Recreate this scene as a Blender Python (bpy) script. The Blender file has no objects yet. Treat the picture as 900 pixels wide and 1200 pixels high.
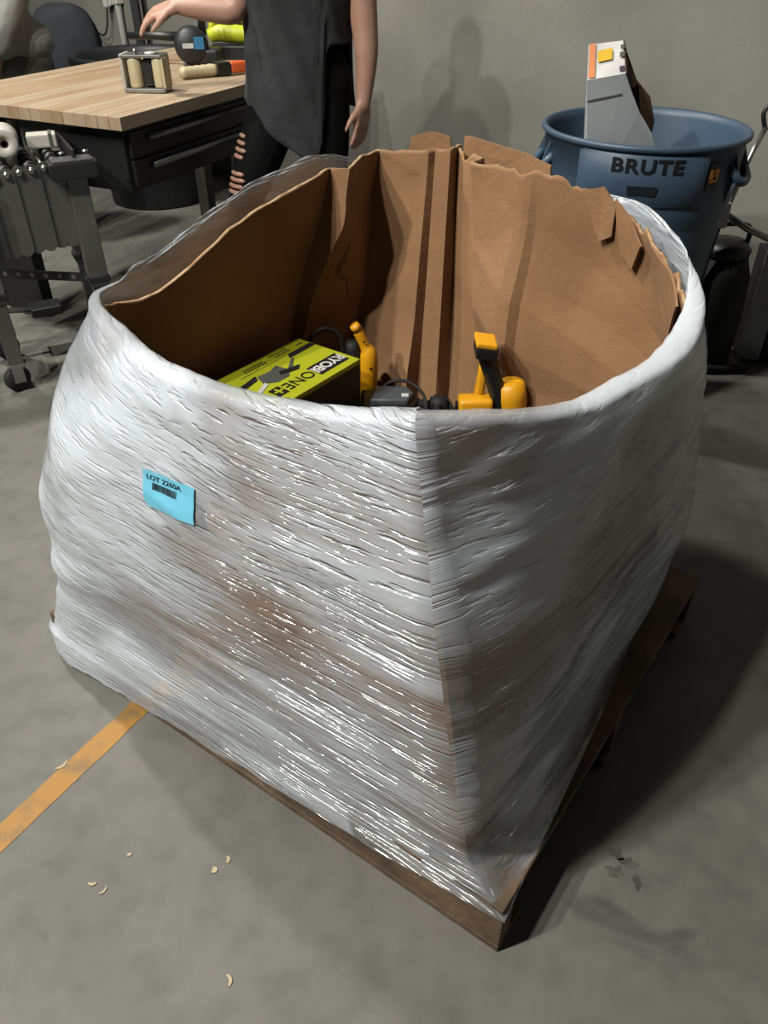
import bpy, bmesh, math, random
from mathutils import Vector, Matrix, noise
random.seed(7)
sc = bpy.context.scene
COL = sc.collection
PI = math.pi
R = math.radians

# ------------------------------------------------------------------ camera
cam = bpy.data.cameras.new('camera'); cam_o = bpy.data.objects.new('camera', cam); COL.objects.link(cam_o)
cam.sensor_fit = 'VERTICAL'; cam.sensor_height = 24.0; cam.sensor_width = 18.0
cam.lens = 24.0 * 920 / 1200
cam.clip_start = 0.02
cam_o.location = (0, 0, 1.45)
cam_o.rotation_euler = (R(90 - 37), 0, 0)
sc.camera = cam_o
# ------------------------------------------------------------------ world, lamps, exposure
w = bpy.data.worlds.new('world'); sc.world = w; w.use_nodes = True
w.node_tree.nodes['Background'].inputs[0].default_value = (0.80, 0.86, 1.0, 1)
w.node_tree.nodes['Background'].inputs[1].default_value = 0.018

def lamp(loc, power, size, target=(0, 1.4, 0), col=(1, 0.98, 0.91)):
    l = bpy.data.lights.new('ceiling_or_fill_lamp', 'AREA'); l.shape = 'DISK'; l.size = size; l.energy = power; l.color = col
    o = bpy.data.objects.new('ceiling_or_fill_lamp', l); COL.objects.link(o); o.location = loc
    o.rotation_euler = (Vector(target) - Vector(loc)).to_track_quat('-Z', 'Y').to_euler()
    return o
lamp((-1.85, 0.00, 5.0), 125, 0.18)
lamp((-2.80, -0.40, 5.0), 170, 0.18)
lamp((-4.00, -0.90, 5.0), 270, 0.20)
lamp((-2.6, 3.7, 4.4), 215, 0.30, (0.2, 4.2, 1.0))
lamp((13.0, -6.0, 3.0), 35, 3.0, (0.5, 1.2, 0.6))  # unseen fill added to lift the box's shaded right side
sc.cycles.max_bounces = 8
sc.cycles.diffuse_bounces = 2
sc.cycles.transparent_max_bounces = 12
sc.view_settings.view_transform = 'Standard'
sc.view_settings.look = 'None'
sc.view_settings.exposure = 0.13
sc.view_settings.gamma = 1.0
sc.view_settings.use_curve_mapping = False

# ------------------------------------------------------------------ materials
ALB = 0.62      # scales the colours down so bounced light leaves shaded parts darker
def lin(c):
    out = []
    for v in c:
        v /= 255.0
        out.append(v / 12.92 if v <= 0.04045 else ((v + 0.055) / 1.055) ** 2.4)
    return (*[v * ALB for v in out], 1.0)

MATS = {}
def pm(name, rgb, rough=0.6, metal=0.0, rgb2=None, scale=6.0, detail=4.0, bump=0.0, bscale=None, stretch=(1, 1, 1), spec=0.5, contrast=(0.35, 0.65), coat=0.0):
    m = bpy.data.materials.new(name); m.use_nodes = True
    nt = m.node_tree; N = nt.nodes; L = nt.links
    p = N['Principled BSDF']
    p.inputs['Roughness'].default_value = rough
    p.inputs['Metallic'].default_value = metal
    p.inputs['Specular IOR Level'].default_value = spec
    p.inputs['Coat Weight'].default_value = coat
    tc = N.new('ShaderNodeTexCoord'); mp = N.new('ShaderNodeMapping'); mp.inputs['Scale'].default_value = stretch
    L.new(tc.outputs['Object'], mp.inputs['Vector'])
    n1 = N.new('ShaderNodeTexNoise'); n1.inputs['Scale'].default_value = scale; n1.inputs['Detail'].default_value = detail
    L.new(mp.outputs[0], n1.inputs['Vector'])
    if rgb2 is None:
        rgb2 = tuple(v * 0.86 for v in rgb)
    rmp = N.new('ShaderNodeValToRGB')
    rmp.color_ramp.elements[0].position = contrast[0]; rmp.color_ramp.elements[1].position = contrast[1]
    rmp.color_ramp.elements[0].color = lin(rgb2); rmp.color_ramp.elements[1].color = lin(rgb)
    L.new(n1.outputs['Fac'], rmp.inputs[0]); L.new(rmp.outputs[0], p.inputs['Base Color'])
    if bump:
        n2 = N.new('ShaderNodeTexNoise'); n2.inputs['Scale'].default_value = bscale or scale * 4; n2.inputs['Detail'].default_value = 5
        L.new(mp.outputs[0], n2.inputs['Vector'])
        b = N.new('ShaderNodeBump'); b.inputs['Strength'].default_value = bump; b.inputs['Distance'].default_value = 0.01
        L.new(n2.outputs['Fac'], b.inputs['Height']); L.new(b.outputs[0], p.inputs['Normal'])
    MATS[name] = m
    return m

pm('cardboard', (158, 118, 80), 0.85, rgb2=(144, 105, 70), scale=5, bump=0.15, bscale=60)
pm('cardboard_torn', (188, 156, 118), 0.9, rgb2=(150, 110, 72), scale=40)
pm('pallet_wood', (122, 98, 74), 0.8, rgb2=(84, 66, 50), scale=9, stretch=(1, 1, 1), bump=0.4, bscale=50)
pm('black_plastic', (24, 25, 27), 0.45)
pm('black_rubber', (17, 17, 18), 0.75)
pm('black_steel', (20, 21, 23), 0.5)
pm('bin_black', (30, 34, 38), 0.5)
pm('bin_blue', (66, 88, 110), 0.5, rgb2=(58, 79, 100), scale=3)
pm('bin_lettering', (16, 20, 26), 0.5)
pm('grey_paint', (88, 88, 82), 0.45, rgb2=(70, 70, 66))
pm('zinc', (190, 190, 186), 0.28, metal=0.9)
pm('steel_grey', (150, 150, 150), 0.35, metal=0.8)
pm('silver_panel', (176, 178, 180), 0.45, metal=0.3)
pm('skin', (188, 146, 124), 0.55, rgb2=(176, 130, 110), scale=8)
pm('shirt_grey', (52, 55, 57), 0.9, rgb2=(30, 32, 34), scale=7, bump=0.5, bscale=11)
pm('shirt_light', (158, 158, 154), 0.85, rgb2=(128, 128, 125), scale=6, bump=0.5, bscale=9)
pm('leggings', (9, 9, 11), 0.9, spec=0.15)
pm('shoe_dark', (30, 30, 32), 0.6)
pm('hair', (52, 36, 26), 0.6, rgb2=(34, 24, 18), scale=30, stretch=(1, 1, 0.2))
pm('eye', (40, 34, 30), 0.3)
pm('lips', (168, 92, 84), 0.5)
pm('stave', (188, 166, 140), 0.5, rgb2=(174, 150, 122), scale=3, stretch=(1, 6, 1))
pm('stave_dark', (178, 152, 122), 0.5, rgb2=(164, 134, 102), scale=3, stretch=(1, 6, 1))
pm('cream', (226, 210, 168), 0.5)
pm('offwhite', (214, 208, 196), 0.6)
pm('white_plastic', (216, 216, 210), 0.5)
pm('lime', (204, 214, 38), 0.45, rgb2=(194, 204, 34))
pm('lime_print', (196, 200, 34), 0.55, rgb2=(188, 192, 32))
pm('print_panel_black', (20, 20, 18), 0.6)
pm('print_shade_grey', (92, 94, 90), 0.6)
pm('print_olive', (120, 124, 30), 0.6)
pm('print_white', (236, 236, 230), 0.6)
pm('tool_yellow', (246, 178, 22), 0.45, rgb2=(238, 166, 18))
pm('tool_grey', (88, 94, 100), 0.5)
pm('blue_mark', (60, 140, 190), 0.5)
pm('orange', (232, 98, 40), 0.5)
pm('carton_grey', (178, 182, 186), 0.7, rgb2=(160, 164, 168))
pm('carton_white', (236, 234, 230), 0.7)
pm('carton_orange', (240, 150, 96), 0.7)
pm('carton_yellow', (246, 200, 40), 0.7)
pm('carton_inside', (96, 70, 46), 0.9, rgb2=(70, 50, 32))
pm('carton_dark', (70, 62, 84), 0.7)
pm('navy_cloth', (40, 48, 56), 0.85, rgb2=(28, 34, 40), bump=0.4, bscale=10)
pm('sticker', (120, 205, 232), 0.6, rgb2=(110, 196, 226))
pm('sticker_ink', (30, 52, 64), 0.6)
pm('chip', (206, 188, 150), 0.8)
pm('amber', (226, 140, 30), 0.4)

def floor_mat():
    m = bpy.data.materials.new('concrete_floor'); m.use_nodes = True
    nt = m.node_tree; N = nt.nodes; L = nt.links; p = N['Principled BSDF']
    tc = N.new('ShaderNodeTexCoord')
    n1 = N.new('ShaderNodeTexNoise'); n1.inputs['Scale'].default_value = 1.9; n1.inputs['Detail'].default_value = 6; n1.inputs['Roughness'].default_value = 0.6
    n2 = N.new('ShaderNodeTexNoise'); n2.inputs['Scale'].default_value = 14; n2.inputs['Detail'].default_value = 5
    n3 = N.new('ShaderNodeTexNoise'); n3.inputs['Scale'].default_value = 5.2; n3.inputs['Detail'].default_value = 3; n3.inputs['Distortion'].default_value = 0.7
    for n in (n1, n2, n3): L.new(tc.outputs['Object'], n.inputs['Vector'])
    r1 = N.new('ShaderNodeValToRGB'); e = r1.color_ramp.elements
    e[0].position = 0.32; e[0].color = lin((104, 102, 96)); e[1].position = 0.68; e[1].color = lin((126, 124, 117))
    L.new(n1.outputs['Fac'], r1.inputs[0])
    r2 = N.new('ShaderNodeValToRGB'); e = r2.color_ramp.elements
    e[0].position = 0.30; e[0].color = (0.80, 0.80, 0.80, 1); e[1].position = 0.55; e[1].color = (1, 1, 1, 1)
    L.new(n2.outputs['Fac'], r2.inputs[0])
    r3 = N.new('ShaderNodeValToRGB'); e = r3.color_ramp.elements           # oil marks
    e[0].position = 0.27; e[0].color = (0.55, 0.55, 0.56, 1); e[1].position = 0.36; e[1].color = (1, 1, 1, 1)
    L.new(n3.outputs['Fac'], r3.inputs[0])
    mx = N.new('ShaderNodeMix'); mx.data_type = 'RGBA'; mx.blend_type = 'MULTIPLY'; mx.inputs[0].default_value = 1
    L.new(r1.outputs[0], mx.inputs[6]); L.new(r2.outputs[0], mx.inputs[7])
    mx2 = N.new('ShaderNodeMix'); mx2.data_type = 'RGBA'; mx2.blend_type = 'MULTIPLY'; mx2.inputs[0].default_value = 0.8
    L.new(mx.outputs[2], mx2.inputs[6]); L.new(r3.outputs[0], mx2.inputs[7])
    L.new(mx2.outputs[2], p.inputs['Base Color'])
    rr = N.new('ShaderNodeMapRange'); rr.inputs[3].default_value = 0.52; rr.inputs[4].default_value = 0.74; p.inputs['Specular IOR Level'].default_value = 0.35
    L.new(n1.outputs['Fac'], rr.inputs[0]); L.new(rr.outputs[0], p.inputs['Roughness'])
    b = N.new('ShaderNodeBump'); b.inputs['Strength'].default_value = 0.12; b.inputs['Distance'].default_value = 0.01
    L.new(n2.outputs['Fac'], b.inputs['Height']); L.new(b.outputs[0], p.inputs['Normal'])
    MATS['floor'] = m
floor_mat()
pm('wall_concrete', (136, 134, 126), 0.9, rgb2=(118, 116, 108), scale=1.6, detail=6, bump=0.25, bscale=18)
pm('floor_paint', (172, 122, 42), 0.6, rgb2=(132, 104, 62), scale=16, detail=6, contrast=(0.30, 0.5), bump=0.2)
pm('oil_mark', (70, 68, 63), 0.5, rgb2=(96, 94, 87), scale=30)

def film_mat():
    """milky stretch film: streaks run along the winding direction (u), glossy wrinkles"""
    m = bpy.data.materials.new('stretch_film'); m.use_nodes = True
    nt = m.node_tree; N = nt.nodes; L = nt.links
    for n in list(N): N.remove(n)
    out = N.new('ShaderNodeOutputMaterial')
    uv = N.new('ShaderNodeUVMap'); uv.uv_map = 'film'
    def noisef(sx, sy, scale, detail, rough=0.55, dist=0.0, rot=0.0):
        mp = N.new('ShaderNodeMapping'); mp.inputs['Scale'].default_value = (sx, sy, 1); mp.inputs['Rotation'].default_value = (0, 0, rot)
        L.new(uv.outputs[0], mp.inputs['Vector'])
        n = N.new('ShaderNodeTexNoise'); n.inputs['Scale'].default_value = scale; n.inputs['Detail'].default_value = detail
        n.inputs['Roughness'].default_value = rough; n.inputs['Distortion'].default_value = dist
        L.new(mp.outputs[0], n.inputs['Vector']); return n.outputs['Fac']
    def ramp(x, a, b, lo, hi):
        r = N.new('ShaderNodeMapRange'); r.inputs[1].default_value = a; r.inputs[2].default_value = b
        r.inputs[3].default_value = lo; r.inputs[4].default_value = hi; r.interpolation_type = 'SMOOTHSTEP'
        L.new(x, r.inputs[0]); return r.outputs[0]
    def mth(op, a, b):
        n = N.new('ShaderNodeMath'); n.operation = op
        for k, v in enumerate((a, b)):
            if isinstance(v, (int, float)): n.inputs[k].default_value = v
            else: L.new(v, n.inputs[k])
        return n.outputs[0]
    fine = noisef(10, 155, 1.0, 2, 0.5, 0.15)
    fine2 = noisef(12, 95, 1.0, 2, 0.5, 0.15, R(7))
    mid = noisef(2.0, 20, 1.0, 3, 0.5, 0.5)
    big = noisef(2.4, 4.0, 1.0, 3, 0.5, 0.3)
    patch = noisef(3.5, 7.0, 1.0, 2, 0.5, 0.4)
    crink = noisef(26, 40, 1.0, 2, 0.5, 0.6)
    ridge = mth('MULTIPLY', ramp(fine, 0.50, 0.68, 0, 1), ramp(patch, 0.40, 0.58, 0.05, 1))
    ridge2 = mth('MULTIPLY', ramp(fine2, 0.54, 0.70, 0, 1), ramp(patch, 0.60, 0.42, 0.05, 1))
    h = mth('ADD', mth('ADD', ridge, ridge2), mth('MULTIPLY', mid, 1.2))
    h = mth('ADD', h, mth('MULTIPLY', crink, 0.5))
    b = N.new('ShaderNodeBump'); b.inputs['Strength'].default_value = 1.0
    aw = N.new('ShaderNodeAttribute'); aw.attribute_name = 'wrinkle'
    L.new(mth('MULTIPLY', aw.outputs['Fac'], 0.0042), b.inputs['Distance'])
    L.new(h, b.inputs['Height'])
    cov = ramp(big, 0.34, 0.60, 0.24, 0.72)
    cov = mth('ADD', cov, ramp(mid, 0.40, 0.66, -0.06, 0.08))
    cov = mth('ADD', cov, ramp(ridge, 0.0, 1.0, -0.02, 0.10))
    att = N.new('ShaderNodeAttribute'); att.attribute_name = 'milk'
    cov = mth('ADD', cov, att.outputs['Fac'])
    cl = N.new('ShaderNodeClamp'); cl.inputs[1].default_value = 0.12; cl.inputs[2].default_value = 0.96
    L.new(cov, cl.inputs[0])
    tr = N.new('ShaderNodeBsdfTransparent'); tr.inputs[0].default_value = (0.95, 0.95, 0.95, 1)
    p = N.new('ShaderNodeBsdfPrincipled'); p.inputs['Base Color'].default_value = (0.54, 0.58, 0.63, 1)
    p.inputs['Roughness'].default_value = 0.24; p.inputs['Specular IOR Level'].default_value = 0.8
    L.new(b.outputs[0], p.inputs['Normal'])
    mx = N.new('ShaderNodeMixShader'); L.new(cl.outputs[0], mx.inputs[0]); L.new(tr.outputs[0], mx.inputs[1]); L.new(p.outputs[0], mx.inputs[2])
    gl = N.new('ShaderNodeBsdfGlossy'); gl.inputs['Roughness'].default_value = 0.13; gl.inputs[0].default_value = (0.85, 0.85, 0.85, 1)
    L.new(b.outputs[0], gl.inputs['Normal'])
    mx2 = N.new('ShaderNodeMixShader'); mx2.inputs[0].default_value = 0.16
    L.new(mx.outputs[0], mx2.inputs[1]); L.new(gl.outputs[0], mx2.inputs[2])
    L.new(mx2.outputs[0], out.inputs['Surface'])
    MATS['film'] = m
film_mat()

# ------------------------------------------------------------------ helpers
def obj(name, bm, mat, parent=None, smooth=False, mats=None):
    me = bpy.data.meshes.new(name); bm.normal_update(); bm.to_mesh(me); bm.free()
    for mm in (mats or [mat]): me.materials.append(MATS[mm])
    if smooth:
        for p in me.polygons: p.use_smooth = True
    o = bpy.data.objects.new(name, me); COL.objects.link(o)
    if parent: o.parent = parent
    return o
def pydata(name, verts, faces, mat, parent=None, smooth=False):
    me = bpy.data.meshes.new(name); me.from_pydata([tuple(v) for v in verts], [], faces); me.update()
    me.materials.append(MATS[mat])
    if smooth:
        for p in me.polygons: p.use_smooth = True
    o = bpy.data.objects.new(name, me); COL.objects.link(o)
    if parent: o.parent = parent
    return o
def thing(name, label, cat, loc=(0, 0, 0), rz=0, group=None):
    o = bpy.data.objects.new(name, None); o.empty_display_size = 0.05; COL.objects.link(o)
    o.location = loc; o.rotation_euler = (0, 0, rz)
    return tag(o, label, cat, group)
def tag(o, label, cat, group=None):
    o['label'] = label; o['category'] = cat
    if group: o['group'] = group
    return o
def struct(o):
    o['kind'] = 'structure'; return o
def bev(bm, w=0.004, seg=2):
    bmesh.ops.bevel(bm, geom=[e for e in bm.edges], offset=w, segments=seg, affect='EDGES', profile=0.6)
    return bm
def box(cx, cy, cz, sx, sy, sz, b=0.0, rot=None, bm=None):
    t = bmesh.new()
    bmesh.ops.create_cube(t, size=1.0)
    bmesh.ops.scale(t, vec=(sx, sy, sz), verts=t.verts)
    if b: bev(t, b)
    M = Matrix.Translation((cx, cy, cz)) @ (rot if rot else Matrix())
    bmesh.ops.transform(t, matrix=M, verts=t.verts)
    return merge(bm, t)
def merge(bm, t):
    if bm is None: return t
    me = bpy.data.meshes.new('tmp'); t.to_mesh(me); t.free(); bm.from_mesh(me); bpy.data.meshes.remove(me)
    return bm
def rz(a): return Matrix.Rotation(a, 4, 'Z')
def rx(a): return Matrix.Rotation(a, 4, 'X')
def ry(a): return Matrix.Rotation(a, 4, 'Y')
def smooth_path(pts, n):
    pts = [Vector(p) for p in pts]; out = []
    for i in range(len(pts) - 1):
        p0 = pts[max(i - 1, 0)]; p1 = pts[i]; p2 = pts[i + 1]; p3 = pts[min(i + 2, len(pts) - 1)]
        for k in range(n):
            t = k / n
            out.append(0.5 * ((2 * p1) + (-p0 + p2) * t + (2 * p0 - 5 * p1 + 4 * p2 - p3) * t * t + (-p0 + 3 * p1 - 3 * p2 + p3) * t ** 3))
    out.append(pts[-1]); return out
def tube(pts, r, seg=8, bm=None, smooth=0, flat=1.0, up=None):
    """tube along pts; r a number or a list of radii; capped"""
    if smooth:
        if not isinstance(r, (int, float)):
            rr = [Vector((v, 0, 0)) for v in r]; r = [v.x for v in smooth_path(rr, smooth)]
        pts = smooth_path(pts, smooth)
    pts = [Vector(p) for p in pts]
    if isinstance(r, (int, float)): r = [r] * len(pts)
    bm = bm or bmesh.new(); rings = []
    d0 = (pts[1] - pts[0]).normalized()
    ref = Vector(up) if up else (Vector((0, 0, 1)) if abs(d0.z) < 0.9 else Vector((1, 0, 0)))
    for i, p in enumerate(pts):
        d = (pts[min(i + 1, len(pts) - 1)] - pts[max(i - 1, 0)]).normalized()
        x = d.cross(ref)
        if x.length < 1e-4: x = d.orthogonal()
        x.normalize(); y = x.cross(d).normalized()
        if not up: ref = y
        rings.append([bm.verts.new(p + (x * math.cos(a) + y * math.sin(a) * flat) * r[i]) for a in [2 * PI * k / seg for k in range(seg)]])
    for i in range(len(rings) - 1):
        for k in range(seg):
            bm.faces.new((rings[i][k], rings[i][(k + 1) % seg], rings[i + 1][(k + 1) % seg], rings[i + 1][k]))
    bm.faces.new(rings[0][::-1]); bm.faces.new(rings[-1])
    return bm
def lathe(prof, seg=48, c=(0, 0, 0), bm=None, close=False):
    bm = bm or bmesh.new(); rings = []
    for (r, z) in prof:
        if r < 1e-5: rings.append([bm.verts.new((c[0], c[1], c[2] + z))])
        else: rings.append([bm.verts.new((c[0] + r * math.cos(2 * PI * k / seg), c[1] + r * math.sin(2 * PI * k / seg), c[2] + z)) for k in range(seg)])
    for i in range(len(rings) - 1):
        a, b = rings[i], rings[i + 1]
        for k in range(seg):
            k2 = (k + 1) % seg
            if len(a) == 1 and len(b) == 1: continue
            if len(a) == 1: bm.faces.new((a[0], b[k2], b[k]))
            elif len(b) == 1: bm.faces.new((a[k], a[k2], b[0]))
            else: bm.faces.new((a[k], a[k2], b[k2], b[k]))
    if not close:
        for rg in (rings[0], rings[-1]):
            if len(rg) > 2:
                try: bm.faces.new(rg)
                except ValueError: pass
    bmesh.ops.recalc_face_normals(bm, faces=bm.faces)
    return bm
def prism(poly, h, M=None, b=0.0, bm=None):
    """poly in xy, extruded 0..h along z, then transformed"""
    t = bmesh.new()
    vs = [t.verts.new((x, y, 0)) for x, y in poly]; f = t.faces.new(vs)
    ex = bmesh.ops.extrude_face_region(t, geom=[f])
    bmesh.ops.translate(t, vec=(0, 0, h), verts=[v for v in ex['geom'] if isinstance(v, bmesh.types.BMVert)])
    bmesh.ops.recalc_face_normals(t, faces=t.faces)
    if b: bev(t, b)
    if M: bmesh.ops.transform(t, matrix=M, verts=t.verts)
    return merge(bm, t)
def frame(o, xdir, ydir):
    x = Vector(xdir).normalized(); y = Vector(ydir); y = (y - x * x.dot(y)).normalized(); z = x.cross(y)
    M = Matrix((x, y, z)).transposed().to_4x4(); M.translation = Vector(o); return M
def lettering(name, text, size, mat, parent, fn, bold=0.0, spacing=1.0, thick=0.0006):
    """flat text whose points (x, y, z) go through fn to the surface it is printed on"""
    cu = bpy.data.curves.new('t', 'FONT'); cu.body = text; cu.size = size; cu.align_x = 'CENTER'; cu.align_y = 'CENTER'
    cu.offset = bold; cu.space_character = spacing; cu.extrude = thick; cu.resolution_u = 4
    t = bpy.data.objects.new('t', cu); COL.objects.link(t)
    dg = bpy.context.evaluated_depsgraph_get()
    me = bpy.data.meshes.new_from_object(t.evaluated_get(dg)); bpy.data.objects.remove(t); bpy.data.curves.remove(cu)
    me.name = name
    for v in me.vertices: v.co = fn(v.co)
    me.materials.clear(); me.materials.append(MATS[mat])
    o = bpy.data.objects.new(name, me); COL.objects.link(o)
    if parent: o.parent = parent
    return o
def apply_mods(o):
    dg = bpy.context.evaluated_depsgraph_get()
    me = bpy.data.meshes.new_from_object(o.evaluated_get(dg)); old = o.data
    o.modifiers.clear(); o.data = me; bpy.data.meshes.remove(old)

# ================================================================== the setting
bm = bmesh.new()
bmesh.ops.create_grid(bm, x_segments=2, y_segments=2, size=13)
bmesh.ops.translate(bm, vec=(0, 2.6, 0), verts=bm.verts)
floor = struct(obj('floor', bm, 'floor'))
# back wall: runs obliquely, nearer on the right
wp = lambda x: 3.42 - 0.95 * (x - 1.45)
Wd = Vector((1, -0.95, 0)).normalized(); Wn = Vector((-0.95, -1, 0)).normalized()
wc = Vector((-0.3, wp(-0.3), 0))
bm = box(0, 0.1, 2.5, 22, 0.2, 5.0)
M = frame(wc, Wd, -Wn); bmesh.ops.transform(bm, matrix=M, verts=bm.verts)
struct(obj('wall_back', bm, 'wall_concrete'))
# painted line on the floor, with worn edges
ld = (Vector((-0.56, 1.181, 0)) - Vector((-0.76, 0.85, 0))).normalized(); ln = Vector((-ld.y, ld.x, 0))
vs, fs = [], []; n = 90
for i in range(n + 1):
    c = Vector((-0.76, 0.85, 0.0)) + ld * (-1.6 + 2.3 * i / n)
    for s in (-1, 1):
        wob = 0.004 * noise.noise(Vector((i * 0.31, s * 7, 0))) + 0.0025 * noise.noise(Vector((i * 1.7, s * 9, 0)))
        q = c + ln * s * (0.0265 + wob); vs.append((q.x, q.y, 0.0012))
    if i: fs.append((2 * i - 2, 2 * i - 1, 2 * i + 1, 2 * i))
struct(pydata('trim_1', vs, fs, 'floor_paint'))
floor_line = bpy.data.objects['trim_1']; floor_line['label'] = 'worn yellow line painted on the concrete floor'

# ================================================================== pallet
PN = Vector((0.199, 0.636, 0)); PA = Vector((-0.816, 0.578, 0)).normalized(); PB = Vector((0.579, 0.815, 0)).normalized()
def pq(p, q, z=0): return PN + PA * p + PB * q + Vector((0, 0, z))
LA, LB = 1.22, 1.02
PM = frame((0, 0, 0), PB, PA)      # local x along PB, local y along PA
pal = thing('wooden_pallet', 'worn wooden pallet under the film-wrapped cardboard box', 'pallet', tuple(PN), math.atan2(PB.y, PB.x))
def plocal(p, q): return (q, p)   # in the pallet's frame: x = q, y = p
for k, q in enumerate((0.02, LB / 2, LB - 0.02)):
    t = 0.04; h = 0.1; z0 = 0.02
    poly = [(0.0, z0), (0.55, z0), (0.565, z0 + 0.05), (0.69, z0 + 0.05), (0.705, z0), (1.0, z0), (1.015, z0 + 0.05), (1.14, z0 + 0.05), (1.155, z0), (LA, z0), (LA, z0 + h), (0, z0 + h)]
    M = Matrix(((0, 0, 1, q - t / 2), (1, 0, 0, 0), (0, 1, 0, 0), (0, 0, 0, 1)))
    obj('stringer', prism(poly, t, M, 0.003), 'pallet_wood', pal)
for k in range(8):
    p = 0.05 + k * (LA - 0.10) / 7
    obj('deck_board', box(LB / 2, p, 0.13, LB + random.uniform(-0.004, 0.004), 0.098, 0.0195, 0.003, rz(random.uniform(-0.004, 0.004))), 'pallet_wood', pal)
for k, q in enumerate((0.048, LB / 2, LB - 0.048)):
    obj('bottom_board', box(q, LA / 2, 0.010, 0.096, LA, 0.0195, 0.003), 'pallet_wood', pal)

# ================================================================== gaylord box
# columns: base (p, q), rim (x, y, z), crease, film offset, film lift, film roll
COLS = [
 ((0.0875, 0.0335), (0.036, 0.785, 1.000), 1),
 ((0.35, 0.030), (-0.052, 0.841, 0.968), 0),
 ((0.65, 0.030), (-0.167, 0.913, 0.942), 0),
 ((0.95, 0.030), (-0.291, 1.032, 0.915), 0),
 ((1.12, 0.040), (-0.415, 1.195, 0.888), 0),
 ((1.15, 0.12), (-0.535, 1.430, 0.860), 0),
 ((1.15, 0.28), (-0.468, 1.561, 0.844), 0),
 ((1.15, 0.52), (-0.310, 1.770, 0.930), 0),
 ((1.15, 0.76), (-0.149, 1.982, 0.985), 0),
 ((1.12, 0.96), (-0.022, 2.150, 0.990), 1),
 ((0.76, 0.955), (0.163, 2.090, 1.000), 1),
 ((0.74, 1.005), (0.192, 2.165, 0.995), 1),
 ((0.70, 0.965), (0.210, 2.080, 0.990), 1),
 ((0.55, 0.965), (0.361, 1.860, 1.000), 0),
 ((0.30, 0.965), (0.495, 1.752, 0.965), 0),
 ((0.12, 0.950), (0.540, 1.580, 0.930), 0),
 ((0.08, 0.80), (0.545, 1.370, 0.900), 0),
 ((0.08, 0.62), (0.512, 1.254, 0.885), 0),
 ((0.08, 0.45), (0.408, 1.102, 0.893), 0),
 ((0.08, 0.28), (0.280, 0.952, 0.920), 0),
 ((0.08, 0.14), (0.156, 0.844, 0.966), 0),
]
def hermite_loop(P, crease, per):
    """closed curve through P (list of tuples); per samples in each span; one-sided tangents at creases"""
    n = len(P); d = len(P[0]); out = []
    for i in range(n):
        a, b = P[i], P[(i + 1) % n]; a0, b1 = P[i - 1], P[(i + 2) % n]
        for k in range(per):
            t = k / per; h00 = 2 * t ** 3 - 3 * t * t + 1; h10 = t ** 3 - 2 * t * t + t; h01 = -2 * t ** 3 + 3 * t * t; h11 = t ** 3 - t * t
            row = []
            for j in range(d):
                m0 = (b[j] - a[j]) if crease[i] else 0.5 * (b[j] - a0[j])
                m1 = (b[j] - a[j]) if crease[(i + 1) % n] else 0.5 * (b1[j] - a[j])
                row.append(h00 * a[j] + h10 * m0 + h01 * b[j] + h11 * m1)
            out.append(row)
    return out
def col_vals(cols):
    P = []
    for (b, r, c) in cols:
        bp = pq(*b); P.append((bp.x, bp.y, r[0], r[1], r[2]))
    return P
CEN = Vector((-0.01, 1.42, 0))
# crumple: piecewise flat facets from a fixed set of fold lines
folds = [(random.uniform(0, 2 * PI), random.uniform(-0.5, 0.9), random.uniform(0.03, 0.11)) for _ in range(20)]
def crumple(s, z):
    h = 0
    for a, c, amp in folds:
        d = math.cos(a) * s + math.sin(a) * z - c
        h += amp * max(0.0, 0.16 - abs(d)) * 0.9
    return h + 0.004 * noise.noise(Vector((s * 6, z * 7, 3)))
gb = thing('bulk_cardboard_box', 'large open cardboard bulk box wrapped in clear stretch film on the pallet', 'cardboard box', (CEN.x, CEN.y, 0.14))
def to_gb(v): return Vector(v) - Vector((CEN.x, CEN.y, 0.14))
ZB = 0.142
PER = 16
LOOP = hermite_loop(col_vals(COLS), [c[2] for c in COLS], PER)
NS = len(LOOP); NV = 100
arc = [0.0]
for i in range(NS):
    a, b = LOOP[i], LOOP[(i + 1) % NS]; arc.append(arc[-1] + math.hypot((a[2] - b[2]), (a[3] - b[3])))
def box_pt(i, z_or_w, w_is=True):
    L = LOOP[i % NS]; w_ = z_or_w
    z = ZB + (L[4] - ZB) * w_
    x = L[0] + (L[2] - L[0]) * w_; y = L[1] + (L[3] - L[1]) * w_
    return Vector((x, y, z))
verts = []; faces = []
JAG0, JAG1 = 12 * PER, 16 * PER + 4
for i in range(NS):
    jag = 0.0
    if JAG0 <= i <= JAG1:
        jag = 0.022 * noise.noise(Vector((i * 0.31, 1, 2))) + 0.012 * noise.noise(Vector((i * 0.9, 5, 2)))
    elif 5 * PER < i < 12 * PER:
        jag = 0.005 * noise.noise(Vector((i * 0.4, 1, 2)))
    nxt, prv = LOOP[(i + 1) % NS], LOOP[i - 1]
    tg = Vector((nxt[2] - prv[2], nxt[3] - prv[3], 0)).normalized(); nrm = Vector((-tg.y, tg.x, 0))
    if nrm.dot(Vector((LOOP[i][2], LOOP[i][3], 0)) - CEN) < 0: nrm = -nrm
    back = 1.0 if 8 * PER < i < 16 * PER else 0.35
    if 9.8 * PER < i < 12.3 * PER: back = 0.2
    for j in range(NV + 1):
        w_ = j / NV
        p = box_pt(i, w_)
        bulge = 0.035 * math.sin(PI * min(1, w_ * 1.0)) * (1.0 if not (8 * PER < i < 13 * PER) else 0.4)
        d = bulge - 1.7 * crumple(arc[i] - 1.9, p.z - 0.6) * back + 0.004 * back
        p = p + nrm * d
        if j == NV: p.z += jag
        elif j == NV - 1: p.z += jag * 0.6
        verts.append(to_gb(p))
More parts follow.
